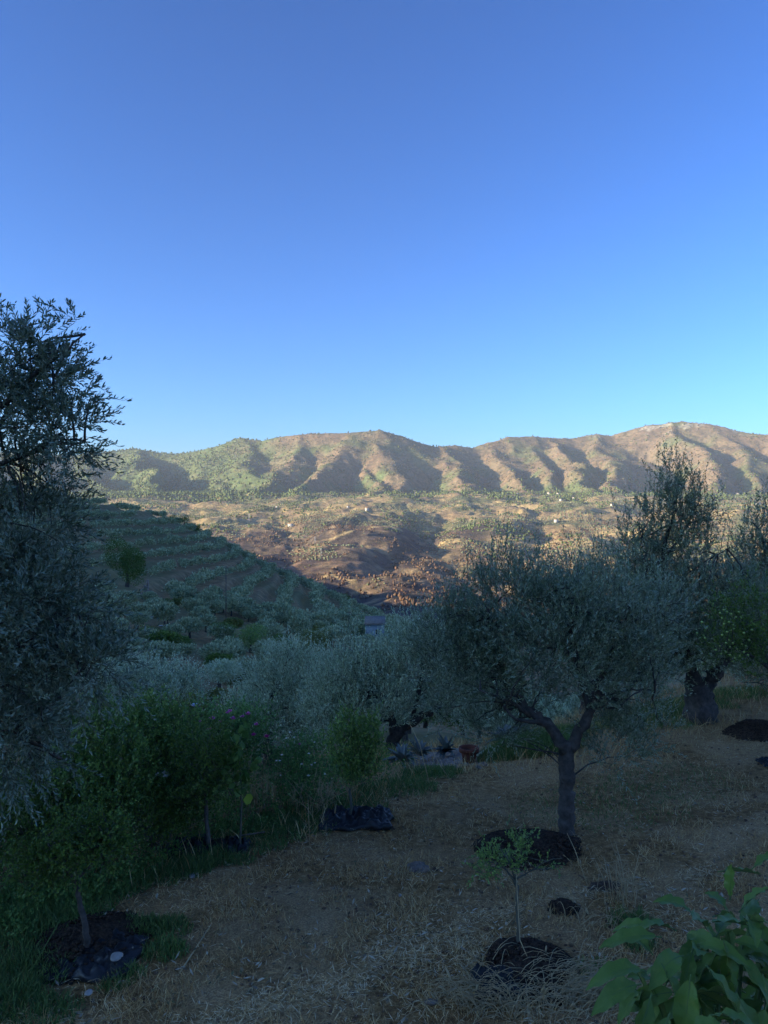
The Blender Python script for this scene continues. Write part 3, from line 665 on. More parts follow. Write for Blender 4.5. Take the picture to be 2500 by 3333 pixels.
# centre olive with silvery foliage
b3 = gnd(393, 13.5)
sil = [(395, 640), (405, 632), (415, 628), (362, 655), (402, 640), (410, 635), (420, 625), (430, 620), (440, 622), (352, 655), (345, 650), (330, 662), (360, 640)]
sP = np.array([W3(u, v + 8, 13.5) for u, v in sil])
plant('olive_tree', 'silvery wide olive tree in the centre with a dark leaning trunk behind the saplings', 'tree', b3,
      [([b3, W3(392, 742, 13.5), W3(398, 732, 13.5), W3(412, 722, 13.4), W3(440, 706, 13.3)], 0.13, 0.05), ([W3(394, 738, 13.5), W3(390, 710, 13.5), W3(380, 670, 13.5)], 0.08, 0.03), ([W3(412, 722, 13.4), W3(420, 690, 13.5), W3(425, 650, 13.5)], 0.05, 0.02)],
      [lob(380, 675, 13.5, 40, 26, .8), lob(345, 685, 13.5, 36, 30, .7), lob(420, 655, 13.5, 42, 32, .8), lob(452, 672, 14, 40, 36, .8), lob(370, 706, 13.3, 46, 26, .7), lob(335, 725, 13.2, 34, 18, .6), lob(325, 705, 13.5, 26, 24, .6), lob(450, 705, 13.6, 35, 22, .6), lob(350, 668, 13.5, 22, 18, .4)],
      3600, 16, (0.22, 0.45), 0.062, 0.017, OLV_L, 104, up=0.95, outw=0.45, jit=0.33, spread=0.65, branches=80, br=0.016, stem=0.003, gn=0.03, k=10,
      extra=[(np.repeat(sP, 6, 0) + np.random.default_rng(8).normal(size=(78, 3)) * 0.1, np.tile([0, 0, 1.0], (78, 1)), dict(per=16, slen=(0.3, 0.6), L=0.06, W=0.015, up=1.3, outw=0.2, jit=0.2, spread=0.6, stem=0.003))])
b4 = gnd(268, 17)
plant('olive_tree', 'round pale olive tree behind the pink roses, left of the silvery centre tree', 'tree', b4,
      [([b4, W3(268, 725, 17), W3(272, 700, 17)], 0.14, 0.07)],
      [lob(275, 684, 17, 34, 26, .9), lob(298, 680, 17, 34, 28, .9), lob(248, 712, 17, 26, 20, .7), lob(322, 706, 17, 30, 26, .8), lob(272, 716, 16.8, 50, 26, .9), lob(245, 735, 16.6, 40, 16, .8), lob(305, 735, 16.6, 36, 18, .8), lob(290, 662, 17, 24, 16, .6)],
      2400, 14, (0.25, 0.5), 0.075, 0.022, OLV_L, 105, up=0.9, outw=0.5, jit=0.35, spread=0.65, branches=50, br=0.018, stem=0.003)
b5 = gnd(165, 22)
plant('olive_tree', 'spreading pale olive tree seen past the leaf sprays of the close tree', 'tree', b5,
      [([b5, W3(160, 720, 22), W3(162, 700, 22)], 0.15, 0.08)],
      [lob(150, 684, 22, 38, 22, 1.1), lob(118, 690, 22, 30, 24, 1.), lob(186, 694, 22, 22, 20, .8), lob(150, 712, 21.6, 50, 20, 1.), lob(140, 735, 21, 50, 16, 1.)],
      2200, 12, (0.3, 0.6), 0.09, 0.028, OLV_L, 106, up=0.8, outw=0.5, jit=0.4, spread=0.7, branches=40, br=0.02, stem=0.004)
b6 = gnd(585, 17)
plant('olive_tree', 'olive tree standing behind the dense main tree with light showing through its top', 'tree', b6,
      [([b6, W3(585, 680, 17), W3(588, 640, 17)], 0.15, 0.07)],
      [lob(570, 590, 17, 40, 30, 1.), lob(615, 580, 17, 38, 28, 1., .8), lob(600, 620, 17, 55, 35, 1.1), lob(540, 620, 17, 35, 30, .9), lob(600, 665, 17, 70, 30, 1.1), lob(642, 568, 17, 22, 22, .6, .6)],
      2400, 12, (0.3, 0.6), 0.075, 0.022, OLV, 107, up=0.8, outw=0.5, jit=0.4, spread=0.7, branches=50, br=0.02, stem=0.004)
b7 = gnd(792, 13)
plant('olive_tree', 'olive tree cut off by the right edge behind the fruit tree', 'tree', b7,
      [([b7, W3(790, 700, 13), W3(785, 640, 13)], 0.16, 0.07), ([W3(785, 640, 13), W3(768, 580, 13), W3(760, 530, 13)], 0.05, 0.012)],
      [lob(765, 560, 13, 24, 34, .7, .8), lob(790, 600, 13, 40, 60, .9), lob(755, 620, 13, 26, 34, .7), lob(765, 668, 13, 26, 26, .7), lob(762, 525, 13, 13, 22, .4, .5), lob(735, 575, 13, 14, 20, .4, .5)],
      2400, 14, (0.25, 0.5), 0.065, 0.018, OLV, 108, up=0.85, outw=0.45, jit=0.38, spread=0.7, branches=60, br=0.018, stem=0.0035,
      extra=[(np.array([W3(u, v, 12.8) for u, v in [(725, 545), (728, 535), (722, 560), (745, 540), (750, 530), (757, 522), (763, 515), (768, 512), (735, 552)] * 4]) + np.random.default_rng(9).normal(size=(36, 3)) * 0.08, np.tile([0, 0, 1.0], (36, 1)), dict(per=14, slen=(0.3, 0.6), L=0.06, W=0.014, up=1.2, outw=0.2, jit=0.25, spread=0.6, stem=0.003))])
# fruit tree
b8 = gnd(778, 9.9)
ft = plant('fruit_tree', 'small fruit tree carrying pale yellow round fruit, in front of the right-hand olives', 'tree', b8,
      [([b8, W3(778, 700, 9.9), W3(768, 660, 9.9), W3(750, 625, 9.9)], 0.045, 0.012), ([W3(772, 670, 9.9), W3(750, 655, 9.8), W3(728, 640, 9.8)], 0.025, 0.006)],
      [lob(728, 625, 9.9, 18, 30, .35, .7), lob(745, 640, 9.8, 18, 28, .35, .7), lob(722, 650, 9.9, 18, 16, .3, .6), lob(755, 610, 9.8, 20, 30, .3, .8), lob(770, 650, 9.8, 26, 34, .4, .8)],
      420, 12, (0.12, 0.3), 0.05, 0.02, DKG, 109, branches=25, br=0.008, stem=0.0025)
fr = [(720, 613), (722, 618), (727, 612), (731, 614), (724, 624), (729, 622), (733, 625), (727, 632), (722, 635), (731, 630), (734, 629), (736, 617), (739, 612), (729, 640), (726, 643), (720, 646), (716, 650), (721, 654), (726, 652), (730, 647), (733, 643), (737, 649), (742, 644), (744, 652), (740, 656), (746, 646), (748, 655), (738, 636), (744, 633), (707, 628), (702, 622), (697, 633), (705, 638), (749, 640), (752, 630), (730, 655), (735, 658), (724, 610)]
rg = np.random.default_rng(3)
fP = np.array([W3(u, v, 9.55 + rg.uniform(-.05, .05)) for u, v in fr]) - np.array(b8)
fv, ff = balls(fP, rg.uniform(0.011, 0.018, len(fP)), 1.0)
tag(link('fruit', mesh_np('fruit', fv, ff, [simple('yellow_fruit', (0.36, 0.44, 0.12), (0.26, 0.33, 0.08), 20, 0.4, 0, 0, 0.4)], True), ft), kind='stuff')

# ---------------------------------------------------------------- olive groves of the near hillside and the hollow below
def crown_mesh(rng, n, L, W, lob_n=5, up=0.5, name='crown', mat=None, shape=(1, 1, 0.62), core=True):
    """crown of a small olive about 1 m in radius, centred 1.0 above its base"""
    lb = [(rng.uniform(-.35, .35) * shape[0], rng.uniform(-.35, .35) * shape[1], 0.95 * shape[2] / 0.62 + rng.uniform(-.15, .25) * shape[2], rng.uniform(.5, .72) * shape[0], rng.uniform(.5, .72) * shape[1], rng.uniform(.5, .75) * shape[2]) for _ in range(lob_n)]
    P, O, _ = sample_lobes(lb, n, rng, 0.22)
    D = unit(O * 0.6 + [0, 0, up] + rng.normal(size=(n, 3)) * 0.5)
    V, Fc = leaf_arrays(P, D, rng.uniform(0.7, 1.3, n) * L, W, rng)
    return V, Fc
def bush_root_tree(names, meshes, loc, s, rz, label, cat, group, sz=1.0):
    root = empty(names, loc, rz); root.scale = (s, s, s * sz); tag(root, label, cat, group)
    for nm, me in meshes: link(nm, me, root)
    return root
rg = np.random.default_rng(21)
NEARV, MIDV, FARV = [], [], []
for i in range(4):
    V, Fc = crown_mesh(rg, 4200, 0.11, 0.032, 6); c = mesh_np('crown', V, Fc, [OLV_L if i < 2 else OLV])
    m = MB(); limb(m, [(0, 0, -0.15), (rg.uniform(-.1, .1), rg.uniform(-.1, .1), 0.35), (rg.uniform(-.3, .3), 0, 0.9)], 0.11, 0.04, rg, 6); limb(m, [(0, 0, 0.3), (0.2, 0.2, 0.6), (rg.uniform(.2, .4), .3, 1.0)], 0.05, 0.02, rg, 5)
    NEARV.append([('trunk', m.mesh('trunk', [BARK], True)), ('crown', c)])
for i in range(5):
    V, Fc = crown_mesh(rg, 1800, 0.17, 0.085, 6); c = mesh_np('crown', V, Fc, [OLV_FAR])
    m = MB(); limb(m, [(0, 0, -0.15), (0, 0, 0.3), (rg.uniform(-.2, .2), 0, 0.8)], 0.1, 0.04, rg, 5, 0.03, 2)
    MIDV.append([('trunk', m.mesh('trunk', [BARK], True)), ('crown', c)])
SCRV = []
for i in range(4):
    V, Fc = crown_mesh(rg, 1700, 0.17, 0.10, 4 + i); c = mesh_np('crown', V, Fc, [(DKG, YEL, DKG, DKG)[i]]); m = MB(); limb(m, [(0, 0, -0.15), (0, 0, 0.3), (rg.uniform(-.2, .2), 0, 0.8)], 0.08, 0.03, rg, 5, 0.03, 2)
    SCRV.append([('stem', m.mesh('stem', [BARK], True)), ('crown', c)])
for i in range(6):
    V, Fc = crown_mesh(rg, 600, 0.30, 0.20, 5); FARV.append(mesh_np('olive_tree', V, Fc, [OLV_FAR]))
# places: everything the low ground can hold, thinned to the spacing of a grove
def thin(x, y, order, dist):
    cell = {}; keep = []
    gx = np.floor(x / dist).astype(int); gy = np.floor(y / dist).astype(int)
    for i in order:
        a, b = gx[i], gy[i]; ok = True
        for da in (-1, 0, 1):
            for db in (-1, 0, 1):
                for j in cell.get((a + da, b + db), ()):
                    if (x[i] - x[j]) ** 2 + (y[i] - y[j]) ** 2 < dist * dist: ok = False; break
                if not ok: break
            if not ok: break
        if ok: cell.setdefault((a, b), []).append(i); keep.append(i)
    return np.array(keep)
n = 110000
yy = np.sqrt(rg.uniform(24 ** 2, 345 ** 2, n)); xx = rg.uniform(-0.72, 0.62, n) * yy
z0 = height(xx, yy)
q = (base_h(xx, yy) + fbm(xx, yy, 130, 4, 13) * 0 + 0.9 * fbm(xx, yy, 60, 2, 71))
zz_nf = z0
tw = terr_w(xx, yy)
# row test on the terraced slope: only on the flat tread of each terrace
e = 1.2
sl = np.hypot(height(xx + e, yy) - z0, height(xx, yy + e) - z0) / e
fr_ = height(xx, yy, True); fr_ = fr_ - np.floor(fr_)
ok_row = (tw < 0.3) | ((fr_ > 0.20) & (fr_ < 0.46))
uu = 384 + F * xx / yy
path = np.abs(uu - 205 - 18 * np.sin(yy / 14.0)) * yy / F < 2.2          # the brown track up from the hollow
clear = ((fbm(xx, yy, 38, 3, 77) > 0.16) & (tw < 0.5)) | ((yy > 262) & (yy < 303) & (uu < 172) & (fbm(xx, yy, 14, 2, 79) > -.28)) | ((fbm(xx, yy, 30, 2, 78) > 0.42) & (tw >= .5))
right_far = (xx > 0.10 * yy) & (yy > 130)
keepm = ok_row & ~(path & (yy < 75)) & ~((uu > 186) & (uu < 246) & (yy < 72) & (fbm(xx, yy, 9, 2, 80) > -.2)) & ~clear & ~right_far
ii = np.where(keepm)[0]
dmap = np.where(yy[ii] > 140, 3.1, 4.2)
a_ = ii[yy[ii] > 140]; b_ = ii[yy[ii] <= 140]
ka = thin(xx, yy, a_, 2.3); kb = thin(xx, yy, b_, 4.3)
kk_ = np.concatenate([ka, kb])
# nothing through the big trees, the named trees and the hut
SPECIAL = [(127, 574, 150, 5), (315, 622, 92, 3.5), (345, 589, 246, 3), (250, 618, 112, 5), (375, 620, 135, 4), (135, 600, 138, 4.5), (226, 600, 120, 1.5), (375, 0, 122, 4), (375, 0, 110, 4), (375, 0, 96, 3.5), (375, 0, 135, 4), (268, 0, 17, 4), (165, 0, 22, 4), (235, 612, 100, 4), (420, 610, 48, 6), (385, 610, 52, 4), (450, 600, 44, 5)]
def far_from(i):
    for u, v, d, rr in SPECIAL:
        if math.hypot(xx[i] - (u - 384) / F * d, yy[i] - d) < rr: return False
    return True
kk_ = np.array([i for i in kk_ if far_from(i)])
# the height of each as seen in the picture decides which are built one by one
rk = np.hypot(xx[kk_], yy[kk_]); inview = np.abs(np.arctan2(xx[kk_], yy[kk_])) < R(27.5)
size = np.where(yy[kk_] > 150, rg.uniform(1.1, 1.75, len(kk_)), rg.uniform(1.15, 2.35, len(kk_)))
order = kk_[np.argsort(np.where(inview, rk, rk + 1e5))]
NS = 300
sc_of = dict(zip(kk_, size))
ORD = ['', 'first', 'second', 'third', 'fourth', 'fifth', 'sixth', 'seventh', 'eighth', 'ninth', 'tenth', 'eleventh', 'twelfth', 'thirteenth', 'fourteenth', 'fifteenth', 'sixteenth', 'seventeenth', 'eighteenth', 'nineteenth', 'twentieth']
def ordw(n): return ORD[n] if n <= 20 else '%dth' % n if n % 10 not in (1, 2, 3) else '%d%s' % (n, {1: 'st', 2: 'nd', 3: 'rd'}[n % 10])
TQ = np.floor(height(xx[kk_], yy[kk_], True)).astype(int)      # terrace each tree stands on
KEY = {}
for j, i in enumerate(kk_):
    if abs(math.atan2(xx[i], yy[i])) < R(27.5):
        t = tw[i] >= .3; b_ = ('terrace', TQ[j]) if t else ('belt', int(yy[i] // 14)); KEY.setdefault(b_, []).append(i)
PLACE = {}; tmin = min(k[1] for k in KEY if k[0] == 'terrace'); bmin = min(k[1] for k in KEY if k[0] == 'belt')
for k, v in KEY.items():
    for m_, i in enumerate(sorted(v, key=lambda i: xx[i] / yy[i])): PLACE[i] = (k[0], k[1] - (tmin if k[0] == 'terrace' else bmin) + 1, m_ + 1)
def place_label(i, kind, s):
    if i not in PLACE: return '%s in the shaded hollow, beyond the edge of the picture' % kind
    a, b2_, c2 = PLACE[i]; sz = 'small' if s < 1.5 else 'large' if s > 1.95 else 'middling'
    if a == 'terrace': return '%s %s on the %s terrace up the shaded hill, %s from the left' % (sz, kind, ordw(b2_), ordw(c2))
    return '%s %s in the %s belt of trees behind the garden, %s from the left' % (sz, kind, ordw(b2_), ordw(c2))
for c_, i in enumerate(order[:NS]):
    d = math.hypot(xx[i], yy[i]); s = sc_of[i] * (1.0 if d < 130 else 1.12)
    loc = (xx[i], yy[i], z0[i] - 0.05); grp = 'olive trees of the shaded grove'
    if d < 62: bush_root_tree('olive_tree', NEARV[c_ % 4], loc, s, rg.uniform(0, 6.28), place_label(i, 'pale olive', s), 'tree', 'olive trees in the shaded hollow', rg.uniform(.85, 1.1))
    elif d < 170 and rg.uniform() < .26: bush_root_tree('scrub_bush', SCRV[c_ % 4], loc, s * rg.uniform(.6, 1.0), rg.uniform(0, 6.28), place_label(i, 'wild bush', s), 'bush', 'wild bushes among the hollow olives', rg.uniform(.7, 1.0))
    elif d < 200: bush_root_tree('olive_tree', MIDV[c_ % 5], loc, s, rg.uniform(0, 6.28), place_label(i, 'olive', s), 'tree', grp, rg.uniform(.85, 1.1))
    else:
        o = link('olive_tree', FARV[c_ % 6]); o.location = loc; o.scale = (s, s, s); o.rotation_euler[2] = rg.uniform(0, 6.28)
        tag(o, place_label(i, 'olive', s), 'tree', grp)
rest = order[NS:]
Vs = []; Fs = []; n0 = 0
for i in rest:
    if abs(math.atan2(xx[i], yy[i])) > R(33): continue
    if yy[i] < 95:
        bush_root_tree('olive_tree', (NEARV if yy[i] < 55 else MIDV)[int(rg.integers(4))], (xx[i], yy[i], z0[i] - 0.05), sc_of[i], rg.uniform(0, 6.28), 'olive tree in the shaded hollow, just outside the edge of the picture', 'tree', 'olive trees in the shaded hollow', 1.0); continue
    me = FARV[int(rg.integers(6))]
    if not hasattr(bush_root_tree, 'c'): bush_root_tree.c = {}
    if me.name not in bush_root_tree.c:
        a = np.empty(len(me.vertices) * 3, np.float32); me.vertices.foreach_get('co', a); bush_root_tree.c[me.name] = a.reshape(-1, 3)
    a = bush_root_tree.c[me.name]
    if yy[i] > 150: a = a.reshape(-1, 4, 3)[::3].reshape(-1, 3) * [1, 1, 1.05]
    t = rg.uniform(0, 6.28); s = sc_of[i] * 1.12; ca, sa = math.cos(t), math.sin(t)
    Vs.append(np.stack([a[:, 0] * ca - a[:, 1] * sa, a[:, 0] * sa + a[:, 1] * ca, a[:, 2]], 1) * s + [xx[i], yy[i], z0[i] - 0.05])
V = np.concatenate(Vs); b = np.arange(len(V) // 4)[:, None] * 4
print('grove trees', len(order), 'rest', len(Vs), 'tris', len(V) // 2)
o = link('olive_grove', mesh_np('olive_grove', V, [b + [0, 1, 2, 3]], [OLV_FAR])); tag(o, 'rows of olive trees on the terraces of the shaded hillside', 'olive grove', None, 'stuff')

# single trees and shrubs that stand out on the shaded hillside
def round_tree(name, label, cat, u, depth, w_px, h_px, mat, nleaf, leaf, seed, vbase=None, group=None, lobn=7):
    rng = np.random.default_rng(seed); x = (u - 384) / F * depth
    z = hz(x, depth); rw = w_px / 1.75 / F * depth; rh = h_px / 1.9 / F * depth
    if vbase is not None: z = min(z, -(vbase - HV) / F * depth)
    root = empty(name, (x, depth, hz(x, depth) - 0.05)); tag(root, label, cat, group)
    off = z + rh - root.location[2]
    lb = [(rng.uniform(-.45, .45) * rw, rng.uniform(-.45, .45) * rw, off + rng.uniform(-.45, .45) * rh, rw * rng.uniform(.45, .62), rw * rng.uniform(.45, .62), rh * rng.uniform(.42, .6)) for _ in range(lobn)]
    P, O, _ = sample_lobes(lb, nleaf, rng, 0.28); D = unit(O * 0.7 + [0, 0, .3] + rng.normal(size=(nleaf, 3)) * 0.6)
    V, Fc = leaf_arrays(P, D, rng.uniform(.7, 1.3, nleaf) * leaf, leaf * 0.45, rng)
    link('crown', mesh_np('crown', V, Fc, [mat]), root)
    m = MB(); limb(m, [(0, 0, -0.3), (0.05 * rw, 0, off * 0.5), (0, 0, off)], 0.09 * rw + 0.03, 0.03 * rw + 0.01, rng, 6, 0.03, 3); m.build('trunk', BARK, root, smooth=True)
    return root
round_tree('pine_tree', 'broad dark green pine standing alone among the terraced olives', 'tree', 127, 150, 40, 58, PINE, 7500, 0.32, 31, vbase=596)
round_tree('tree', 'yellow-green loose tree in the hollow, left of the stone hut', 'tree', 312, 92, 34, 46, YEL, 3500, 0.22, 32)
round_tree('tree', 'round nearly black tree on the nose of the shaded hillside', 'tree', 345, 240, 13, 12, DKG, 1500, 0.3, 33)
round_tree('tree', 'deep green leafy tree in the hollow, biggest of the dark green row', 'tree', 250, 100, 34, 32, CIT, 3500, 0.22, 34)
round_tree('tree', 'deep green leafy tree at the left end of the dark green row', 'tree', 222, 104, 30, 24, DKG, 2600, 0.22, 35)
round_tree('tree', 'blackish green shrub at the right end of the dark green row', 'tree', 283, 98, 28, 24, DKG, 2600, 0.22, 36)
for k, (u, d, w, h) in enumerate([(172, 297, 11, 8), (184, 292, 14, 11), (196, 288, 9, 7), (206, 286, 10, 7)]):
    round_tree('oak_shrub', ['small dark shrub first on the crest past the bare bank', 'largest dark shrub on the hill crest against the valley', 'dark shrub right of the largest one on the crest', 'last dark shrub on the crest before it drops'][k], 'shrub', u, d, w, h, DKG, 700, 0.4, 40 + k, group='dark shrubs on the hill crest')
round_tree('tree', 'dark leafy tree rising behind the silvery centre olive', 'tree', 425, 48, 52, 44, DKG, 5000, 0.14, 51, vbase=660)
round_tree('tree', 'smaller dark leafy tree left of the one behind the silvery centre olive', 'tree', 396, 52, 28, 26, DKG, 3000, 0.14, 52, vbase=655)
round_tree('tree', 'dark tree half hidden at the left side of the dense main olive', 'tree', 462, 44, 40, 44, DKG, 4000, 0.14, 53, vbase=650)
round_tree('tree', 'bright yellow-green tree top catching the sun over the crest', 'tree', 250, 300, 13, 16, YEL, 900, 0.4, 54)
for k, (u, d, w, h, mt) in enumerate([(100, 118, 30, 18, YEL), (175, 88, 34, 18, DKG), (215, 84, 30, 16, YEL), (150, 96, 26, 14, DKG), (180, 60, 30, 18, YEL), (238, 66, 34, 16, YEL), (212, 50, 30, 14, YEL)]):
    round_tree('shrub', ['olive-brown scrub bush near the foot of the terraces', 'dark scrub bush below the broken wall', 'brownish scrub bush beside the dark scrub bush', 'dark low bush under the ruin', 'yellowish bush at the left side of the brown track', 'yellowish bush at the right side of the brown track', 'dry low bush in the bend of the brown track'][k], 'shrub', u, d, w, h, mt, 1500, 0.17, 60 + k)

# hut, ruin, low wall and poles in the hollow
STONE = simple('rubble_stone', (0.34, 0.29, 0.24), (0.15, 0.125, 0.10), 3.5, 0.9, 0.8, 0.05)
PLAST = simple('blueish_plaster', (0.32, 0.37, 0.38), (0.22, 0.26, 0.27), 2.0, 0.85)
TILE = simple('old_roof_tile', (0.30, 0.25, 0.21), (0.16, 0.125, 0.10), 5, 0.9, 0.5, 0.03)
WHITE = simple('white_plaster', (0.52, 0.50, 0.46), (0.42, 0.40, 0.37), 0.5, 0.85)
DARKW = simple('dark_opening', (0.03, 0.03, 0.035), (0.02, 0.02, 0.02), 1, 0.6)
WOODG = simple('weathered_wood', (0.16, 0.13, 0.10), (0.07, 0.055, 0.045), 9, 0.9, 0.5, 0.01)
def hut():
    d = 135; x = (375 - 384) / F * d; z = hz(x, d); top = -(623 - HV) / F * d
    r = empty('stone_hut', (x, d, z)); tag(r, 'small stone hut with pale blue wall and rubble roof in the hollow', 'hut'); h = max(2.2, top - z)
    m = MB(); m.box((0, 0, h / 2 - 0.3), (3.3, 3.0, h + 0.6)); m.build('wall', PLAST, r)
    m = MB(); m.box((0, -0.1, h + 0.03), (3.7, 3.5, 0.1)); m.build('eaves', STONE, r)
    m = MB(); m.add([(-1.8, -1.7, h + .08), (1.8, -1.7, h + .08), (1.8, 1.7, h + .9), (-1.8, 1.7, h + .9), (-1.8, -1.7, h + .2), (1.8, -1.7, h + .2), (1.8, 1.7, h + 1.02), (-1.8, 1.7, h + 1.02)], [np.array([[3, 2, 1, 0], [4, 5, 6, 7], [0, 1, 5, 4], [1, 2, 6, 5], [2, 3, 7, 6], [3, 0, 4, 7]])]); m.build('roof', TILE, r)
    m = MB(); m.box((0.5, -1.52, h - 1.3), (0.7, 0.08, 0.8)); m.build('window', DARKW, r)
hut()
def rubble_wall(name, label, cat, u0, u1, d, hts, th=0.5, seed=1):
    rng = np.random.default_rng(seed); x0 = (u0 - 384) / F * d; x1 = (u1 - 384) / F * d; zb = hz((x0 + x1) / 2, d)
    r = empty(name, ((x0 + x1) / 2, d, zb)); tag(r, label, cat); L = x1 - x0; bs = 0.42; base = None
    nx = int(L / bs)
    for i in range(nx):
        xi = -L / 2 + (i + .5) * bs; H = np.interp(i / max(1, nx - 1), [p[0] for p in hts], [p[1] for p in hts]); zz = -0.3
        while zz < H:
            s = rng.uniform(.8, 1.15); m = MB(); hh = bs * 0.62 * s
            m.box((xi + rng.uniform(-.04, .04), rng.uniform(-.05, .05), zz + hh / 2), (bs * s, th, hh), rng.uniform(-.1, .1), rng.uniform(-.08, .08)); m.build('stone', STONE, r); zz += hh * 0.97
rubble_wall('ruined_wall', 'broken rubble wall of a ruin with a pointed gable end', 'ruin', 116, 153, 138, [(0, .7), (.1, .9), (.15, .5), (.45, .8), (.5, .3), (.8, .5), (.86, 2.0), (.93, 2.8), (1, .9)], seed=4)
m = MB(); d = 104; x = (164 - 384) / F * d; m.box((0, 0, 1.0), (1.3, 1.0, 0.10), 0.2, 0.05); 
r = empty('water_tank', (x, d, hz(x, d))); tag(r, 'small low white-topped tank among the bushes below the ruin', 'tank'); m.build('lid', WHITE, r); m = MB(); m.box((0, 0, 0.4), (1.2, .9, 1.05), 0.2); m.build('wall', STONE, r)
def pole(u, d, vt, label, arm=True):
    x = (u - 384) / F * d; z = hz(x, d); h = -(vt - HV) / F * d - z
    r = empty('utility_pole', (x, d, z)); tag(r, label, 'pole', 'utility poles'); m = MB(); m.tube([(0, 0, -.3), (0, 0, h)], [.09, .06], 6); m.build('post', WOODG, r)
    if arm: m = MB(); m.box((0, 0, h - .3), (.9, .1, .1)); m.build('crossarm', WOODG, r)
pole(226, 120, 566, 'thin pole standing up from the middle of the terraced olives')
pole(349, 130, 611, 'thin short pole right of the yellow-green tree')

# ---------------------------------------------------------------- far side of the valley: trees, groves, houses, pylons
def blobs(name, x, y, r, hgt, mats, label, cat, seed):
    """tree crowns as rough little lumps, one mesh"""
    rng = np.random.default_rng(seed); n = len(x); z = height(x, y)
    oct_ = np.array([[1, 0, .45], [0, 1, .45], [-1, 0, .45], [0, -1, .45], [0, 0, 1.0], [0, 0, -.1]], float)
    fc = np.array([[0, 1, 4], [1, 2, 4], [2, 3, 4], [3, 0, 4], [1, 0, 5], [2, 1, 5], [3, 2, 5], [0, 3, 5]])
    t = rng.uniform(0, 6.28, n); c, s = np.cos(t)[:, None], np.sin(t)[:, None]
    j = oct_[None] * rng.uniform(.7, 1.3, (n, 6, 1)) + rng.normal(size=(n, 6, 3)) * 0.12
    X = (j[:, :, 0] * c - j[:, :, 1] * s) * r[:, None] + x[:, None]; Y = (j[:, :, 0] * s + j[:, :, 1] * c) * r[:, None] + y[:, None]; Z = j[:, :, 2] * hgt[:, None] + z[:, None]
    b = np.arange(n)[:, None, None] * 6
    o = link(name, mesh_np(name, np.stack([X, Y, Z], -1).reshape(-1, 3), [(fc[None] + b).reshape(-1, 3)], mats)); tag(o, label, cat, None, 'stuff'); return o
FPINE = leafmat('far_pine', [(0.06, 0.085, 0.03), (0.085, 0.115, 0.04), (0.12, 0.15, 0.055)], rough=0.8, spec=0.1, trans=0, big=0.004)
FOLV = leafmat('far_olive', [(0.12, 0.145, 0.075), (0.16, 0.18, 0.10), (0.20, 0.215, 0.13)], rough=0.8, spec=0.1, trans=0, big=0.004)
FSCR = leafmat('far_scrub', [(0.07, 0.075, 0.04), (0.10, 0.095, 0.055), (0.13, 0.12, 0.07), (0.085, 0.07, 0.045)], rough=0.8, spec=0.1, trans=0, big=0.004)
FBRN = leafmat('far_burnt', [(0.17, 0.095, 0.055), (0.12, 0.075, 0.05), (0.08, 0.06, 0.045), (0.22, 0.14, 0.085)], rough=0.8, spec=0.1, trans=0, big=0.004)
rg = np.random.default_rng(77)
def cand(n, y0, y1, u0=-20, u1=790, p=2.0):
    y = (rg.uniform(y0 ** p, y1 ** p, n)) ** (1 / p); u = rg.uniform(u0, u1, n); return (u - 384) / F * y, y
# olive groves planted in rows
x, y = cand(60000, 800, 3500, p=1.0)
g = 11.0; a = 0.35 + 0.5 * np.round(fbm(x, y, 600, 1, 201) * 3)
xr = x * np.cos(a) + y * np.sin(a); yr = -x * np.sin(a) + y * np.cos(a)
xr = np.round(xr / g) * g; yr = np.round(yr / (g * 1.2)) * g * 1.2
x = xr * np.cos(a) - yr * np.sin(a); y = xr * np.sin(a) + yr * np.cos(a)
n1 = fbm(x, y, 330, 3, 202); n2 = fbm(x, y, 120, 2, 203)
tb = sstep(-180, 260, (x - (y * 0.05 + 130)) + 420 * fbm(x, y, 900, 3, 81))
k = (n1 + 0.4 * n2 > np.where((tb > .5) | (y > 2100), -0.05, 0.30))
x, y = x[k], y[k]; key = np.round(x).astype(int) * 100003 + np.round(y).astype(int); _, k = np.unique(key, return_index=True); x, y = x[k], y[k]
print('far groves', len(x))
blobs('far_olive_groves', x + rg.normal(size=len(x)), y + rg.normal(size=len(x)), rg.uniform(2.2, 3.6, len(x)), rg.uniform(3, 4.6, len(x)), [FOLV], 'distant olive groves in rows across the sunlit valley side', 'olive groves', 1)
# dark copses and hedges in gullies
x, y = cand(26000, 820, 3700, p=1.0); n1 = fbm(x, y, 240, 3, 204) + 0.5 * fbm(x, y, 60, 2, 205) + 0.35 * sstep(2900, 3500, y); tbc = sstep(-180, 260, (x - (y * 0.05 + 130)) + 420 * fbm(x, y, 900, 3, 81)); k = (n1 > 0.24) & ((tbc > .4) | (y > 2100)); x, y = x[k], y[k]
print('copses', len(x)); blobs('far_copses', x, y, rg.uniform(2.5, 5.5, len(x)), rg.uniform(4, 9, len(x)), [FPINE], 'distant dark green copses and hedges on the valley side', 'copses', 2)
x, y = cand(16000, 800, 2600, 150, 790, p=1.0); n1 = fbm(x, y, 200, 3, 206) + 0.3 * fbm(x, y, 50, 2, 207) - 0.1 * sstep(1500, 2300, y); k = n1 > 0.0; x, y = x[k], y[k]
blobs('burnt_trees', x, y, rg.uniform(1.2, 3.4, len(x)), rg.uniform(2.5, 6.5, len(x)), [FBRN], 'distant scorched rusty trees on the burnt valley side', 'burnt trees', 3)
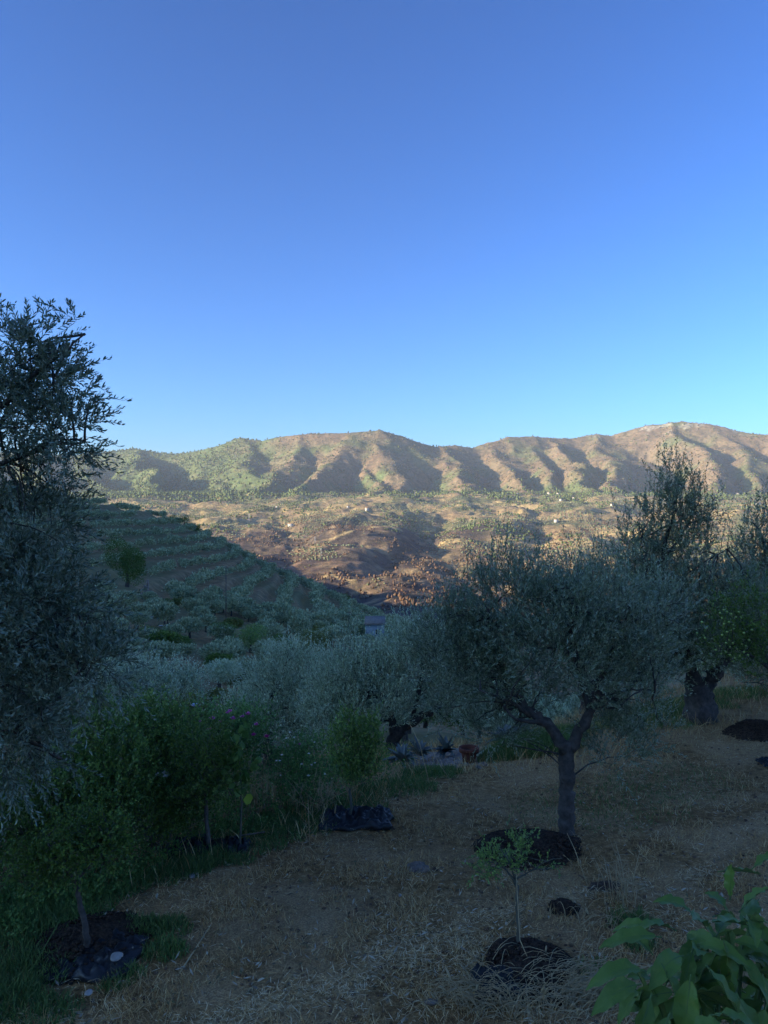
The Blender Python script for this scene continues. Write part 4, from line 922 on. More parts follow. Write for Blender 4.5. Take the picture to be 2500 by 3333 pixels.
# pine wood on the left flank and along the foot of the mountains; scrub over the rest
x, y = cand(26000, 3250, 5250, -30, 800, p=1.0); z = height(x, y); u = 384 + F * x / y
pw = (1 - sstep(170, 290, u + 90 * fbm(x, y, 350, 3, 208))) + 0.8 * (1 - sstep(90, 200, z + 300 * fbm(x, y, 300, 3, 209))) * sstep(-.1, .25, fbm(x, y, 220, 3, 219))
k = rg.uniform(0, 1, len(x)) < pw * 0.75 + 0.02; x1, y1 = x[k], y[k]; print('pines', len(x1))
blobs('pine_wood', x1, y1, rg.uniform(4, 8, len(x1)), rg.uniform(8, 15, len(x1)), [FPINE], 'distant pine wood on the lower mountain slopes', 'pine wood', 4)
x, y = cand(17000, 3600, 5300, -30, 800, p=1.0); k = rg.uniform(0, 1, len(x)) < 0.25 + 0.9 * sstep(-0.2, 0.4, fbm(x, y, 300, 4, 210)); x, y = x[k], y[k]; print('scrub', len(x))
blobs('mountain_scrub', x, y, rg.uniform(3, 7, len(x)), rg.uniform(3, 8, len(x)), [FSCR], 'distant dark scrub dotted over the mountain slopes', 'scrub', 5)
RRED = simple('far_roof', (0.42, 0.24, 0.16), (0.3, 0.17, 0.12), 0.3, 0.9)
def house(u, v, w, h, label, dp=None, roof=True, rz=0.3):
    # find the ground seen at this place
    if dp is None:
        ds = np.linspace(900, 3600, 700); vs = HV - F * height((u - 384) / F * ds, ds) / ds; mn = np.minimum.accumulate(vs); vis = vs <= mn + 1e-6
        dd = ds[vis]; dp = dd[np.argmin(np.abs(vs[vis] - v))]
    x = (u - 384) / F * dp; W = w / F * dp; H = h / F * dp; D = W * 0.7
    r = empty('farmhouse', (x, dp, hz(x, dp)), rz); tag(r, label, 'house', 'farmhouses on the far side of the valley')
    m = MB(); m.box((0, 0, H / 2 - 1), (W, D, H + 2)); m.build('wall', WHITE, r)
    m = MB(); o = 0.4
    m.add([(-W / 2 - o, -D / 2 - o, H + .05), (W / 2 + o, -D / 2 - o, H + .05), (W / 2 + o, D / 2 + o, H + .05), (-W / 2 - o, D / 2 + o, H + .05), (-W / 2 - o, 0, H + 1.4), (W / 2 + o, 0, H + 1.4)], [np.array([[0, 1, 5, 4], [2, 3, 4, 5], [0, 3, 2, 1]]), np.array([[0, 4, 3], [1, 2, 5]])]); m.build('roof', RRED, r)
    for s in (-.25, .25): m = MB(); m.box((s * W, -D / 2 - .02, H * .5), (1.0, .1, 1.2)); m.build('window', DARKW, r)
house(291, 527, 6.0, 3.2, 'white farmhouse by itself above the dark burnt slope, left of the ravine', rz=0.15)
house(367, 511, 3.4, 2.4, 'small pale farmhouse above the dotted grove near the valley middle')
house(277, 508, 2.4, 1.6, 'tiny white farmhouse high on the valley side, leftmost of all')
house(348, 508, 2.4, 1.6, 'tiny white farmhouse just left of the valley middle')
house(556, 522, 4.0, 2.6, 'pale farmhouse above the spiky top of the dense olive', rz=-.2)
house(549, 494, 3.0, 1.8, 'tiny white farmhouse high under the mountain foot, left one')
house(558, 493, 2.6, 1.6, 'tiny white farmhouse high under the mountain foot, second from left')
house(561, 501, 2.6, 1.8, 'tiny pale farmhouse below the two under the mountain foot')
house(574, 499, 2.4, 1.6, 'tiny pale farmhouse right of the row under the mountain foot')
house(517, 489, 2.4, 1.5, 'tiny farmhouse at the very foot of the mountain')
house(758, 505, 4.0, 2.6, 'reddish roofed farmhouse near the right edge', rz=0.0)
house(738, 492, 3.0, 1.8, 'tiny farmhouse high near the right edge')
house(612, 506, 2.6, 1.8, 'tiny farmhouse left of the tall olive shoots')
STEEL = simple('galvanised_steel', (0.42, 0.42, 0.42), (0.3, 0.3, 0.3), 1, 0.5)
def pylon(u, v, hp, label):
    ds = np.linspace(900, 3600, 700); vs = HV - F * height((u - 384) / F * ds, ds) / ds; mn = np.minimum.accumulate(vs); vis = vs <= mn + 1e-6
    dd = ds[vis]; dp = dd[np.argmin(np.abs(vs[vis] - v))]; x = (u - 384) / F * dp; h = hp / F * dp; w = h * .11
    r = empty('pylon', (x, dp, hz(x, dp))); tag(r, label, 'pylon', 'lattice pylons across the valley'); m = MB()
    for a, b in ((-1, -1), (1, -1), (1, 1), (-1, 1)): m.tube([(a * w, b * w, -1), (a * w * .2, b * w * .2, h)], .22, 4)
    for k in range(5):
        z0, z1 = h * k / 5, h * (k + 1) / 5; w0, w1 = w * (1 - .8 * k / 5), w * (1 - .8 * (k + 1) / 5); m.tube([(-w0, -w0, z0), (w1, -w1, z1)], .13, 3); m.tube([(w0, w0, z0), (-w1, w1, z1)], .13, 3)
    m.build('lattice', STEEL, r); m = MB(); m.tube([(-h * .16, 0, h * .86), (h * .16, 0, h * .86)], .2, 4); m.build('crossarm', STEEL, r)
pylon(249, 522, 8, 'lattice pylon beside the dark burnt hollow, leftmost of the pylons')
pylon(315, 545, 9, 'lattice pylon in front of the tan terraced field')
pylon(321, 557, 9, 'lattice pylon low on the dark burnt slope')
pylon(415, 497, 7, 'lattice pylon high above the valley middle')

# ---------------------------------------------------------------- garden floor: straw, stubble, weeds
rg = np.random.default_rng(5)
STRAW = leafmat('straw', [(0.48, 0.28, 0.11), (0.74, 0.51, 0.22), (0.88, 0.74, 0.46), (0.24, 0.13, 0.045), (0.58, 0.36, 0.145)], rough=0.75, spec=0.2, trans=0, big=0.8, patch=0.15)
STUB = leafmat('dry_stubble', [(0.42, 0.235, 0.085), (0.62, 0.385, 0.15), (0.88, 0.68, 0.35), (0.20, 0.105, 0.04)], rough=0.8, spec=0.15, trans=0.1, big=0.9, patch=0.3)
GRASS = leafmat('green_grass', [(0.07, 0.13, 0.03), (0.11, 0.19, 0.045), (0.20, 0.29, 0.08), (0.09, 0.12, 0.04)], rough=0.6, spec=0.3, trans=0.25)
WEED = leafmat('weed_leaf', [(0.08, 0.16, 0.035), (0.12, 0.22, 0.05), (0.20, 0.30, 0.07), (0.08, 0.15, 0.035)], rough=0.6, spec=0.3, trans=0.2)
def blades(P, D, L, W, rng, curve=0.35):
    """two-segment curved blades"""
    n = len(P); L = np.broadcast_to(L, (n,))[:, None]; W = np.broadcast_to(W, (n,))[:, None]
    S = unit(np.cross(D, rnd(rng, n))); G = np.array([0, 0, -1.0]) * curve + rng.normal(size=(n, 3)) * 0.15
    m = P + D * L * 0.55 + G * L * 0.12; e = P + D * L + G * L * 0.5
    V = np.stack([P - S * W / 2, P + S * W / 2, m + S * W * .4, m - S * W * .4, e], 1).reshape(-1, 3); b = np.arange(n)[:, None] * 5
    return V, [b + [3, 2, 4], b + [0, 1, 2, 3]]
def polar_pts(n, r0, r1, p=0.0, a0=-31, a1=31):
    u = rg.uniform(0, 1, n); r = np.exp(math.log(r0) + u * math.log(r1 / r0)) if p == 0 else (r0 ** p + u * (r1 ** p - r0 ** p)) ** (1 / p)
    a = np.radians(rg.uniform(a0, a1, n)); return np.sin(a) * r, np.cos(a) * r
def in_zone(x, y):
    """1 on the mown part, 0 in the planted beds on the left and far edge"""
    u = 384 + F * x / y; d = y
    edge = np.interp(u, [0, 100, 180, 250, 320, 385, 430, 520, 600, 680, 768], [5.5, 6.0, 6.9, 7.3, 7.6, 8.6, 9.8, 9.6, 9.2, 10.6, 11.6])
    return 1 - sstep(-0.5, 0.4, d - edge + 0.4 * fbm(x, y, 0.8, 2, 301))
MOUNDS = []   # (x, y, rx, ry, h) patches of dark soil, bare of straw
def mound_at(u, v, dep, ru, ry, h): MOUNDS.append(((u - 384) / F * dep, dep, ru / F * dep, ry, h)); return MOUNDS[-1]
m_big = mound_at(528, 0, 6.95, 50, 0.42, 0.10); m_right = mound_at(758, 0, 10.3, 30, 0.45, 0.17); m_sap = mound_at(531, 0, 5.06, 47, 0.36, 0.10); m_left = mound_at(88, 0, 5.35, 60, 0.42, 0.08)
m_s1 = mound_at(418, 0, 6.55, 10, 0.09, 0.03); m_s2 = mound_at(563, 0, 5.85, 14, 0.10, 0.05); m_s3 = mound_at(606, 0, 6.15, 17, 0.07, 0.03)
def off_mounds(x, y, k=1.0):
    ok = np.ones(len(x), bool)
    for mx, my, rx, ry, h in MOUNDS: ok &= ((x - mx) / (rx * k)) ** 2 + ((y - my) / (ry * k)) ** 2 > 1 + 0.35 * pn(x * 6, y * 6, 9)
    return ok
def gz(x, y): return height(x, y)
# chopped straw lying about
x, y = polar_pts(190000, 3.9, 14.5, -0.4); pale = fbm(x, y, 1.1, 3, 302) + 0.5 * sstep(0.2, 0.9, fbm(x, y, 2.6, 2, 303) + 0.35)
wn_ = worn(x, y)
k = (rg.uniform(0, 1, len(x)) < np.clip(0.10 + 0.9 * pale + 1.3 * wn_, 0.05, 1)) & (in_zone(x, y) > rg.uniform(0, 0.7, len(x))) & (off_mounds(x, y) | (off_mounds(x, y, .7) & (rg.uniform(0, 1, len(x)) < .4)))
x, y = x[k], y[k]; n = len(x); a = rg.uniform(0, 6.28, n); ti = rg.normal(size=n) * 0.22
D = np.stack([np.cos(a) * np.cos(ti), np.sin(a) * np.cos(ti), np.abs(np.sin(ti))], 1)
V, Fc = leaf_arrays(np.stack([x, y, gz(x, y) + rg.uniform(0.002, 0.03, n)], 1), D, rg.uniform(.015, .09, n), rg.uniform(.002, .0048, n), rg, flat=2.0)
tag(link('straw_litter', mesh_np('straw_litter', V, Fc, [STRAW])), 'chopped dry straw lying over the mown garden ground', 'straw', None, 'stuff')
# stubble and dry tufts
x, y = polar_pts(130000, 3.9, 15.0, -0.3); tuft = fbm(x, y, 0.45, 3, 304)
k = (rg.uniform(0, 1, len(x)) < np.clip(0.45 + 1.9 * tuft - 1.1 * worn(x, y), 0.02, 1)) & (in_zone(x, y) > rg.uniform(-0.2, 0.9, len(x))) & off_mounds(x, y, 1.02); x, y, tuft = x[k], y[k], tuft[k]; n = len(x)
D = unit(np.stack([rg.normal(size=n) * .55, rg.normal(size=n) * .55, np.ones(n)], 1))
V, Fc = blades(np.stack([x, y, gz(x, y) - 0.005], 1), D, rg.uniform(.02, .10, n) * (1 + 1.1 * np.clip(tuft, 0, 1)), rg.uniform(.002, .0042, n), rg, 0.5)
tag(link('dry_stubble', mesh_np('dry_stubble', V, Fc, [STUB])), 'short brown stubble standing in the mown garden ground', 'dry grass', None, 'stuff')
# long dry grass along the edge of the beds and past the trees
x, y = polar_pts(52000, 6.5, 24.0, 1.0); zone = in_zone(x, y); k = (zone > 0.02) & (zone < 0.98) | ((zone <= .02) & (rg.uniform(0, 1, len(x)) < 0.55)); u = 384 + F * x / y
k &= (rg.uniform(0, 1, len(x)) < np.where(u < 290, 0.35, 1)) & off_mounds(x, y, 1.0) & ~((u > 420) & (u < 500) & (y > 9.6) & (y < 12.0)); x, y = x[k], y[k]; n = len(x)
D = unit(np.stack([rg.normal(size=n) * .35, rg.normal(size=n) * .35, np.ones(n)], 1))
V, Fc = blades(np.stack([x, y, gz(x, y)], 1), D, rg.uniform(.08, .34, n), rg.uniform(.003, .007, n), rg, 0.5)
tag(link('dry_grass', mesh_np('dry_grass', V, Fc, [STUB])), 'long dry grass along the edge of the planted beds', 'dry grass', None, 'stuff')
# green growth in patches: (u, depth, radius, blades, length)
GP = [(535, 10.1, .6, 8200, .42), (515, 10.0, .4, 3600, .36), (505, 9.9, .35, 2200, .25), (560, 11.0, .5, 2600, .3), (640, 11.5, 1.0, 3800, .26), (680, 12.3, .8, 2400, .24), (740, 13.2, 1.0, 2600, .2), (430, 9.3, .4, 1600, .2), (395, 8.6, .5, 1800, .18),
      (340, 8.0, .5, 1800, .16), (300, 7.7, .6, 2400, .18), (250, 7.3, .6, 2400, .18), (205, 6.75, .28, 1300, .2), (190, 6.55, .22, 900, .22), (240, 6.7, .14, 300, .12), (140, 6.5, .45, 2000, .2), (60, 6.1, .6, 2600, .22), (10, 5.6, .5, 2600, .25),
      (15, 5.0, .35, 2400, .2), (0, 4.7, .3, 1800, .2), (60, 5.7, .35, 1300, .16), (140, 5.5, .2, 700, .16), (165, 5.2, .16, 500, .15), (130, 4.95, .1, 260, .14), (115, 4.85, .1, 220, .12), (45, 4.6, .22, 700, .15), (165, 5.5, .2, 500, .15), (630, 5.6, .16, 300, .22), (640, 5.3, .12, 200, .2), (590, 5.0, .25, 500, .1), (600, 7.9, .9, 1500, .08), (670, 8.5, .8, 1200, .07)]
Ps = []; Ls = []
for u, d, r, n, L in GP:
    c = (u - 384) / F * d; a = rg.uniform(0, 6.28, n); q = r * np.sqrt(rg.uniform(0, 1, n)) * (1 + .3 * pn(np.cos(a) * 3, np.sin(a) * 3 + u, 5)); Ps.append(np.stack([c + np.cos(a) * q, d + np.sin(a) * q * 0.8], 1)); Ls.append(L * rg.uniform(.35, 1.1, n) * (1 - .4 * q / r))
P2 = np.concatenate(Ps); L = np.concatenate(Ls); n = len(P2); D = unit(np.stack([rg.normal(size=n) * .32, rg.normal(size=n) * .32, np.ones(n)], 1))
V, Fc = blades(np.stack([P2[:, 0], P2[:, 1], gz(P2[:, 0], P2[:, 1])], 1), D, L, rg.uniform(.004, .008, n), rg, 0.6)
tag(link('green_grass', mesh_np('green_grass', V, Fc, [GRASS])), 'fresh green grass growing in patches around the beds', 'grass', None, 'stuff')
# leafy ground cover in the left beds
x, y = polar_pts(15000, 5.2, 16.0, 0.7, -30, 2); u = 384 + F * x / y; k = (in_zone(x, y) < 0.6) & off_mounds(x, y) & (rg.uniform(0, 1, len(x)) < np.where(u > 250, .35, 1)); x, y = x[k], y[k]; n = len(x)
P = np.stack([x, y, gz(x, y) + rg.uniform(0, .12, n)], 1); O = np.tile([0, 0, 1.0], (n, 1)); (V, Fc), _ = shoots(P, O, rg, 7, (.05, .16), .032, .016, 0.6, .5, .6, 1.0)
tag(link('ground_cover', mesh_np('ground_cover', V, Fc, [WEED])), 'low leafy weeds covering the left beds', 'weeds', None, 'stuff')

# fallen twigs, leaves and crumbs of earth
x, y = polar_pts(5200, 3.9, 13, -0.3); k = (in_zone(x, y) > .4) & (fbm(x, y, .6, 2, 311) > -.1); x, y = x[k], y[k]; n = len(x); a = rg.uniform(0, 6.28, n)
V, Fc = leaf_arrays(np.stack([x, y, gz(x, y) + rg.uniform(.01, .03, n)], 1), unit(np.stack([np.cos(a), np.sin(a), rg.normal(size=n) * .25], 1)), rg.uniform(.03, .07, n), rg.uniform(.008, .02, n), rg, flat=1.5)
DRYLF = leafmat('fallen_leaves', [(0.10, 0.055, 0.025), (0.30, 0.20, 0.10), (0.55, 0.48, 0.34), (0.06, 0.035, 0.02), (0.16, 0.15, 0.06)], rough=.8, trans=0, patch=.1)
tag(link('leaf_litter', mesh_np('leaf_litter', V, Fc, [DRYLF])), 'fallen leaves scattered over the straw', 'leaf litter', None, 'stuff')
x, y = polar_pts(4200, 3.9, 13, -0.3); k = (in_zone(x, y) > .4) & (fbm(x, y, .5, 2, 312) > .05); x, y = x[k], y[k]; V, Fc = balls(np.stack([x, y, gz(x, y) + .004], 1), rg.uniform(.006, .018, len(x)), .7)
tag(link('earth_crumbs', mesh_np('earth_crumbs', V, Fc, [simple('brown_earth', (0.20, 0.12, 0.07), (0.08, 0.045, 0.028), 9, .95)])), 'small clods of brown earth among the straw', 'clods', None, 'stuff')

# ---------------------------------------------------------------- soil heaps and black plastic
SOIL = simple('black_compost', (0.10, 0.066, 0.045), (0.018, 0.012, 0.009), 45, 0.95, 1.0, 0.03, 0.1)
FILM = simple('black_plastic_film', (0.024, 0.023, 0.023), (0.012, 0.012, 0.012), 3, 0.42, 0.5, 0.02, 0.35)
PALE = simple('pale_stone', (0.40, 0.36, 0.31), (0.24, 0.21, 0.18), 12, 0.8, 0.5, 0.01)
BROWNST = simple('brown_stone', (0.25, 0.20, 0.16), (0.13, 0.10, 0.08), 12, 0.85, 0.6, 0.01)
def heap(name, label, cat, m, seed, crumbs=500, mat=None):
    mx, my, rx, ry, h = m; rng = np.random.default_rng(seed); nr, na = 16, 56; V = []; z0 = hz(mx, my)
    tt = np.linspace(0, 1, nr)[:, None]; aa = (np.arange(na) / na * 6.2832)[None]
    edge = 1 + .16 * pn(np.cos(aa) * 1.6 + seed, np.sin(aa) * 1.6, 3) + .06 * pn(np.cos(aa) * 6, np.sin(aa) * 6 + seed, 4)
    X = mx + rx * tt * edge * np.cos(aa) * 1.04; Y = my + ry * tt * edge * np.sin(aa) * 1.04
    Z = height(X.ravel(), Y.ravel()).reshape(X.shape) + h * (1 - tt ** 2.2) ** 1.0 * (1 + .35 * pn(X * 4, Y * 4, seed)) + .018 * pn(X * 25, Y * 25, seed + 1) * (tt < .97) - 0.02 * (tt > 0.97)
    i = np.arange(nr - 1)[:, None] * na; j = np.arange(na)[None]; j2 = (j + 1) % na
    root = empty(name, (mx, my, z0)); tag(root, label, cat)
    V = np.stack([X - mx, Y - my, Z - z0], -1).reshape(-1, 3); link('soil', mesh_np('soil', V, [np.stack([i + j, i + na + j, i + na + j2, i + j2], -1).reshape(-1, 4)], [mat or SOIL], True), root)
    q = rng.uniform(0, 1.06, crumbs) ** .6; a = rng.uniform(0, 6.28, crumbs); cx = mx + rx * q * np.cos(a) * 1.05; cy = my + ry * q * np.sin(a) * 1.05
    cz = height(cx, cy) + h * np.clip(1 - q ** 2.2, 0, 1) + .004
    cv, cf = balls(np.stack([cx - mx, cy - my, cz - z0], 1), rng.uniform(.004, .021, crumbs), .7); tag(link('clods', mesh_np('clods', cv, cf, [mat or SOIL]), root), kind='stuff')
    return root
heap('soil_heap', 'large heap of black compost on the straw, in front of the slim olive trunk', 'soil heap', m_big, 11, 1400)
heap('soil_heap', 'heap of black compost at the right edge, beside the thick old trunk', 'soil heap', m_right, 12, 600)
heap('soil_heap', 'black compost heaped round the small umbrella-shaped sapling', 'soil heap', m_sap, 13, 900)
heap('soil_heap', 'nearly black soil round the stake-like stem of the left sapling', 'soil heap', m_left, 14, 700)
heap('soil_patch', 'small greyish ring of soil on the straw, left of the large heap', 'soil patch', m_s1, 15, 160, BROWNST)
heap('soil_patch', 'small spill of black soil between the sapling and the bare brown patch', 'soil patch', m_s2, 16, 260)
heap('soil_patch', 'long bare brown patch of soil right of the small black spill', 'soil patch', m_s3, 17, 120, simple('brown_soil', (0.12, 0.075, 0.05), (0.06, 0.04, 0.028), 20, .95, .8, .02))
def film(name, label, u, d, w, dy, seed, hgt=0.12, fold=0.07, tilt=0.0, tear=0.0):
    """crumpled sheet of black plastic"""
    rng = np.random.default_rng(seed); nx, ny = 46, 26; x0 = (u - 384) / F * d; z0 = hz(x0, d); W = w / F * d
    a, b = np.meshgrid(np.linspace(-1, 1, nx), np.linspace(-1, 1, ny), indexing='ij')
    X = x0 + W / 2 * a * (1 + .12 * pn(b * 2, a * 0 + seed, 1)); Y = d + dy / 2 * b * (1 + .35 * pn(a * 1.5, b * 0 + seed, 2))
    rim = np.clip(1 - np.maximum(a ** 2, b ** 2) ** 2, 0, 1)
    cr = np.abs(pn(a * 2.2 + b * 3 + seed, b * 4 - a, 5)) * fold * 2.0 + np.abs(pn(a * 6, b * 7 + seed, 6)) * fold * .9 + np.abs(pn(a * 14, b * 9 + seed, 7)) * fold * .3
    Z = height(X.ravel(), Y.ravel()).reshape(X.shape) + .012 + rim ** .5 * (hgt * (0.5 + .5 * pn(a * 1.3 + seed, b * 1.3, 8)) + cr)
    V = np.stack([X - x0, Y - d, Z - z0], -1).reshape(-1, 3); i = np.arange(nx - 1)[:, None] * ny; j = np.arange(ny - 1)[None]
    q = np.stack([i + j, i + ny + j, i + ny + j + 1, i + j + 1], -1).reshape(-1, 4)
    root = empty(name, (x0, d, z0)); tag(root, label, 'plastic sheet'); o = link('sheet', mesh_np('sheet', V, [q], [FILM], True), root)
    sm = o.modifiers.new('thick', 'SOLIDIFY'); sm.thickness = 0.003; return root
film('plastic_sheet', 'crumpled black plastic sheet round the foot of the centre sapling', 356, 7.55, 72, .5, 21, .05, .05)
film('plastic_sheet', 'flat torn strip of black plastic beside the tuft of bright grass', 228, 6.95, 44, .22, 22, .03, .05)
film('plastic_sheet', 'black plastic sheet lying in the shadow left of the torn strip', 188, 7.0, 50, .4, 23, .04, .045)
film('plastic_sheet', 'black plastic folded round the umbrella-shaped sapling in front', 504, 4.88, 62, .3, 24, .05, .035)
film('plastic_sheet', 'dark plastic sheet under the left sapling, with the white stone on it', 96, 5.15, 90, .5, 25, .025, .035)
film('plastic_sheet', 'scrap of black plastic at the right edge below the compost heap', 772, 8.9, 24, .25, 26, .03, .02)
def stone(u, d, r, label, mat=PALE, seed=1, group=None, lift=0.0, nm='stone'):
    rng = np.random.default_rng(seed); x = (u - 384) / F * d; bmv, bmf = balls(np.zeros((1, 3)), 1.0, .6)
    me = mesh_np(nm, bmv * rng.uniform(.75, 1.25, (12, 1)) * [1.35, 1, .9] * r, bmf, [mat], True); o = link(nm, me); o.location = (x, d, hz(x, d) + r * .3 + lift); o.rotation_euler[2] = rng.uniform(0, 3)
    sub = o.modifiers.new('round', 'SUBSURF'); sub.levels = 2; sub.render_levels = 2; tag(o, label, 'stone', group)
stone(116, 5.05, .052, 'white oval stone lying on the dark plastic under the left sapling', seed=2, lift=.055)
stone(194, 6.42, .05, 'pale stone lying on the straw below the bright grass tuft', seed=3)
stone(400, 6.05, .018, 'small pale pebble in the straw, left of the thin sapling stem', seed=4)
stone(88, 4.72, .03, 'small pinkish stone at the lower rim of the dark plastic', seed=5, lift=.04)
stone(432, 4.72, .042, 'lone grey stone in the straw left of the folded plastic', BROWNST, seed=6)
for k, (u, d) in enumerate([(458, 9.5), (478, 9.45), (484, 9.6), (466, 9.75)]): stone(u, d, .05, ['brown stone left of the terracotta pot', 'brown stone under the terracotta pot rim', 'brown stone right of the terracotta pot', 'brown stone behind the terracotta pot'][k], BROWNST, 30 + k, 'stones by the pot')
# gravel bed behind the straw
x = rg.uniform(.35, 1.35, 2600); y = rg.uniform(9.7, 12.2, 2600); V, Fc = balls(np.stack([x, y, gz(x, y)], 1), rg.uniform(.008, .022, 2600), .7)
tag(link('gravel', mesh_np('gravel', V, Fc, [simple('bed_gravel', (0.30, 0.25, 0.21), (0.16, 0.125, 0.105), 6, .9)])), 'brown gravelly soil between the agaves and the terracotta pot', 'gravel', None, 'stuff')

# ---------------------------------------------------------------- saplings
b = gnd(519, 5.25)
plant('sapling', 'small umbrella-shaped green sapling on a thin bare stem in the foreground', 'sapling', b,
      [([b, W3(518, 920, 5.25), W3(517, 890, 5.25), W3(515, 875, 5.25)], .013, .010), ([W3(515, 882, 5.25), W3(505, 868, 5.25), W3(492, 862, 5.2)], .008, .003), ([W3(515, 880, 5.25), W3(532, 870, 5.25), W3(556, 868, 5.3)], .007, .002),
       ([W3(515, 876, 5.25), W3(520, 858, 5.3), W3(522, 842, 5.3)], .006, .002), ([W3(515, 878, 5.25), W3(508, 860, 5.1), W3(500, 848, 5.1)], .006, .002), ([W3(530, 871, 5.25), W3(548, 860, 5.2), W3(562, 858, 5.2)], .004, .002)],
      [lob(495, 858, 5.25, 20, 12, .14), lob(515, 850, 5.3, 20, 14, .16), lob(530, 845, 5.25, 8, 10, .08, .8), lob(482, 866, 5.2, 12, 8, .1), lob(515, 866, 5.2, 22, 7, .14, .7), lob(548, 867, 5.3, 14, 5, .1, .55), lob(490, 872, 5.2, 12, 5, .08, .8)],
      175, 10, (.04, .12), .024, .011, CIT, 201, bark=TWIG, branches=26, br=.003, stem=.0012, up=.5, outw=.6, jit=.5, near=True)
b = gnd(88, 5.2)
plant('sapling', 'young citrus tree with a dark leafy head and slanting stem at lower left', 'sapling', b,
      [([b, W3(86, 930, 5.2), W3(80, 905, 5.2), W3(78, 880, 5.2)], .024, .017), ([W3(78, 885, 5.2), W3(60, 860, 5.2), W3(45, 840, 5.2)], .012, .004), ([W3(78, 882, 5.2), W3(95, 855, 5.2), W3(108, 835, 5.2)], .012, .004)],
      [lob(72, 852, 5.2, 40, 22, .28), lob(45, 868, 5.2, 28, 18, .22), lob(102, 848, 5.2, 24, 22, .22), lob(80, 828, 5.2, 34, 18, .25), lob(60, 882, 5.2, 24, 10, .18, .8)],
      620, 11, (.06, .16), .030, .016, DKG, 202, bark=BARK, branches=40, br=.005, stem=.0015, up=.4, outw=.7, jit=.5, near=True)
b = gnd(350, 7.55)
plant('sapling', 'slender upright young citrus with bright leaves, standing in the crumpled plastic', 'sapling', b,
      [([b, W3(351, 790, 7.55), W3(350, 765, 7.55), W3(349, 740, 7.55)], .015, .008), ([W3(351, 785, 7.55), W3(340, 760, 7.5), W3(345, 735, 7.5)], .008, .003), ([W3(351, 780, 7.55), W3(364, 755, 7.6), W3(368, 735, 7.6)], .008, .003)],
      [lob(345, 750, 7.5, 16, 22, .2), lob(368, 745, 7.6, 16, 20, .2), lob(352, 772, 7.5, 22, 16, .22), lob(345, 730, 7.5, 10, 12, .12), lob(372, 730, 7.6, 8, 10, .1), lob(365, 770, 7.6, 16, 14, .2)],
      520, 12, (.10, .24), .036, .017, CIT, 203, bark=TWIG, branches=26, br=.005, stem=.0016, up=1.1, outw=.35, jit=.3, near=True)
b = gnd(208, 6.95)
plant('sapling', 'dark young fruit tree among the green bushes, left of the hollyhock', 'sapling', b,
      [([b, W3(206, 800, 6.95), W3(204, 770, 6.95)], .022, .012)],
      [lob(200, 765, 6.95, 30, 28, .35), lob(225, 780, 6.95, 22, 24, .3), lob(195, 792, 6.9, 24, 16, .25), lob(210, 745, 7, 20, 20, .25)],
      560, 11, (.08, .22), .034, .017, DKG, 204, bark=BARK2, branches=30, br=.006, stem=.0018, up=.6, outw=.6, jit=.45)
b = gnd(240, 6.9)
hh = plant('hollyhock', 'tall single-stemmed plant with broad leaves and one yellow leaf near its foot', 'plant', b,
      [([b, W3(241, 790, 6.9), W3(240, 760, 6.9)], .010, .004)], [lob(240, 775, 6.9, 10, 24, .1), lob(240, 750, 6.9, 8, 14, .08)], 26, 4, (.06, .14), .085, .075, WEED, 205, bark=TWIG, branches=0, stem=.003, near=True, up=.2, jit=.4)
yl, yf = leaf_arrays(np.array([W3(243, 800, 6.85)]) - np.array(b), np.array([[.8, -.3, .3]]), .12, .11, rg, True)
link('yellow_leaf', mesh_np('yellow_leaf', yl, yf, [simple('yellowing_leaf', (.42, .50, .06), (.30, .38, .05), 5, .5)]), hh)

# ---------------------------------------------------------------- bushes of the left beds
def bush(name, label, cat, lobes, base_u, dep, n, per, slen, L, W, mat, seed, group=None, stems=7, **kw):
    b = gnd(base_u, dep); rng = np.random.default_rng(seed); tr = []
    for k in range(stems):
        l = lobes[int(rng.integers(len(lobes)))]; e = np.array(l[:3]) + rng.normal(size=3) * .1; tr.append(([np.array(b) + [rng.normal() * .06, rng.normal() * .06, -.02], (np.array(b) + e) / 2 + [0, 0, .05], e], .012, .004))
    return plant(name, label, cat, b, tr, lobes, n, per, slen, L, W, mat, seed, bark=TWIG, trunk_name='stems', crown_name='foliage', branches=kw.pop('branches', 25), br=.005, stem=.0018, k=5, **kw)
bush('citrus_bush', 'bright green leafy bush with upright tips, farthest left in the beds', 'bush', [lob(95, 745, 6.9, 34, 34, .5), lob(120, 775, 6.8, 34, 36, .5), lob(92, 718, 6.9, 14, 18, .2, .8), lob(70, 790, 6.6, 36, 30, .5)], 100, 6.9, 900, 12, (.10, .26), .042, .02, CIT, 301, near=True, up=.9, outw=.45)
bush('citrus_bush', 'bright green bush between the left one and the pink roses', 'bush', [lob(150, 735, 7.5, 32, 34, .5), lob(165, 770, 7.4, 36, 36, .5), lob(147, 718, 7.5, 12, 14, .2, .8), lob(175, 740, 7.5, 18, 24, .3)], 155, 7.5, 900, 12, (.10, .26), .040, .019, CIT, 302, near=True, up=.9, outw=.45)
bush('laurel_bush', 'low dark green bush at the left edge under the big olive', 'bush', [lob(15, 830, 6.2, 46, 34, .6), lob(60, 815, 6.4, 40, 28, .5), lob(115, 820, 6.6, 34, 28, .5), lob(0, 800, 6.2, 40, 30, .5)], 40, 6.4, 1300, 10, (.08, .2), .034, .017, DKG, 303)
bush('laurel_bush', 'low dark green bush between the two citrus bushes and the mown ground', 'bush', [lob(150, 815, 6.9, 36, 24, .45), lob(185, 808, 7.1, 26, 22, .4)], 160, 6.95, 700, 10, (.07, .18), .032, .016, DKG, 304)
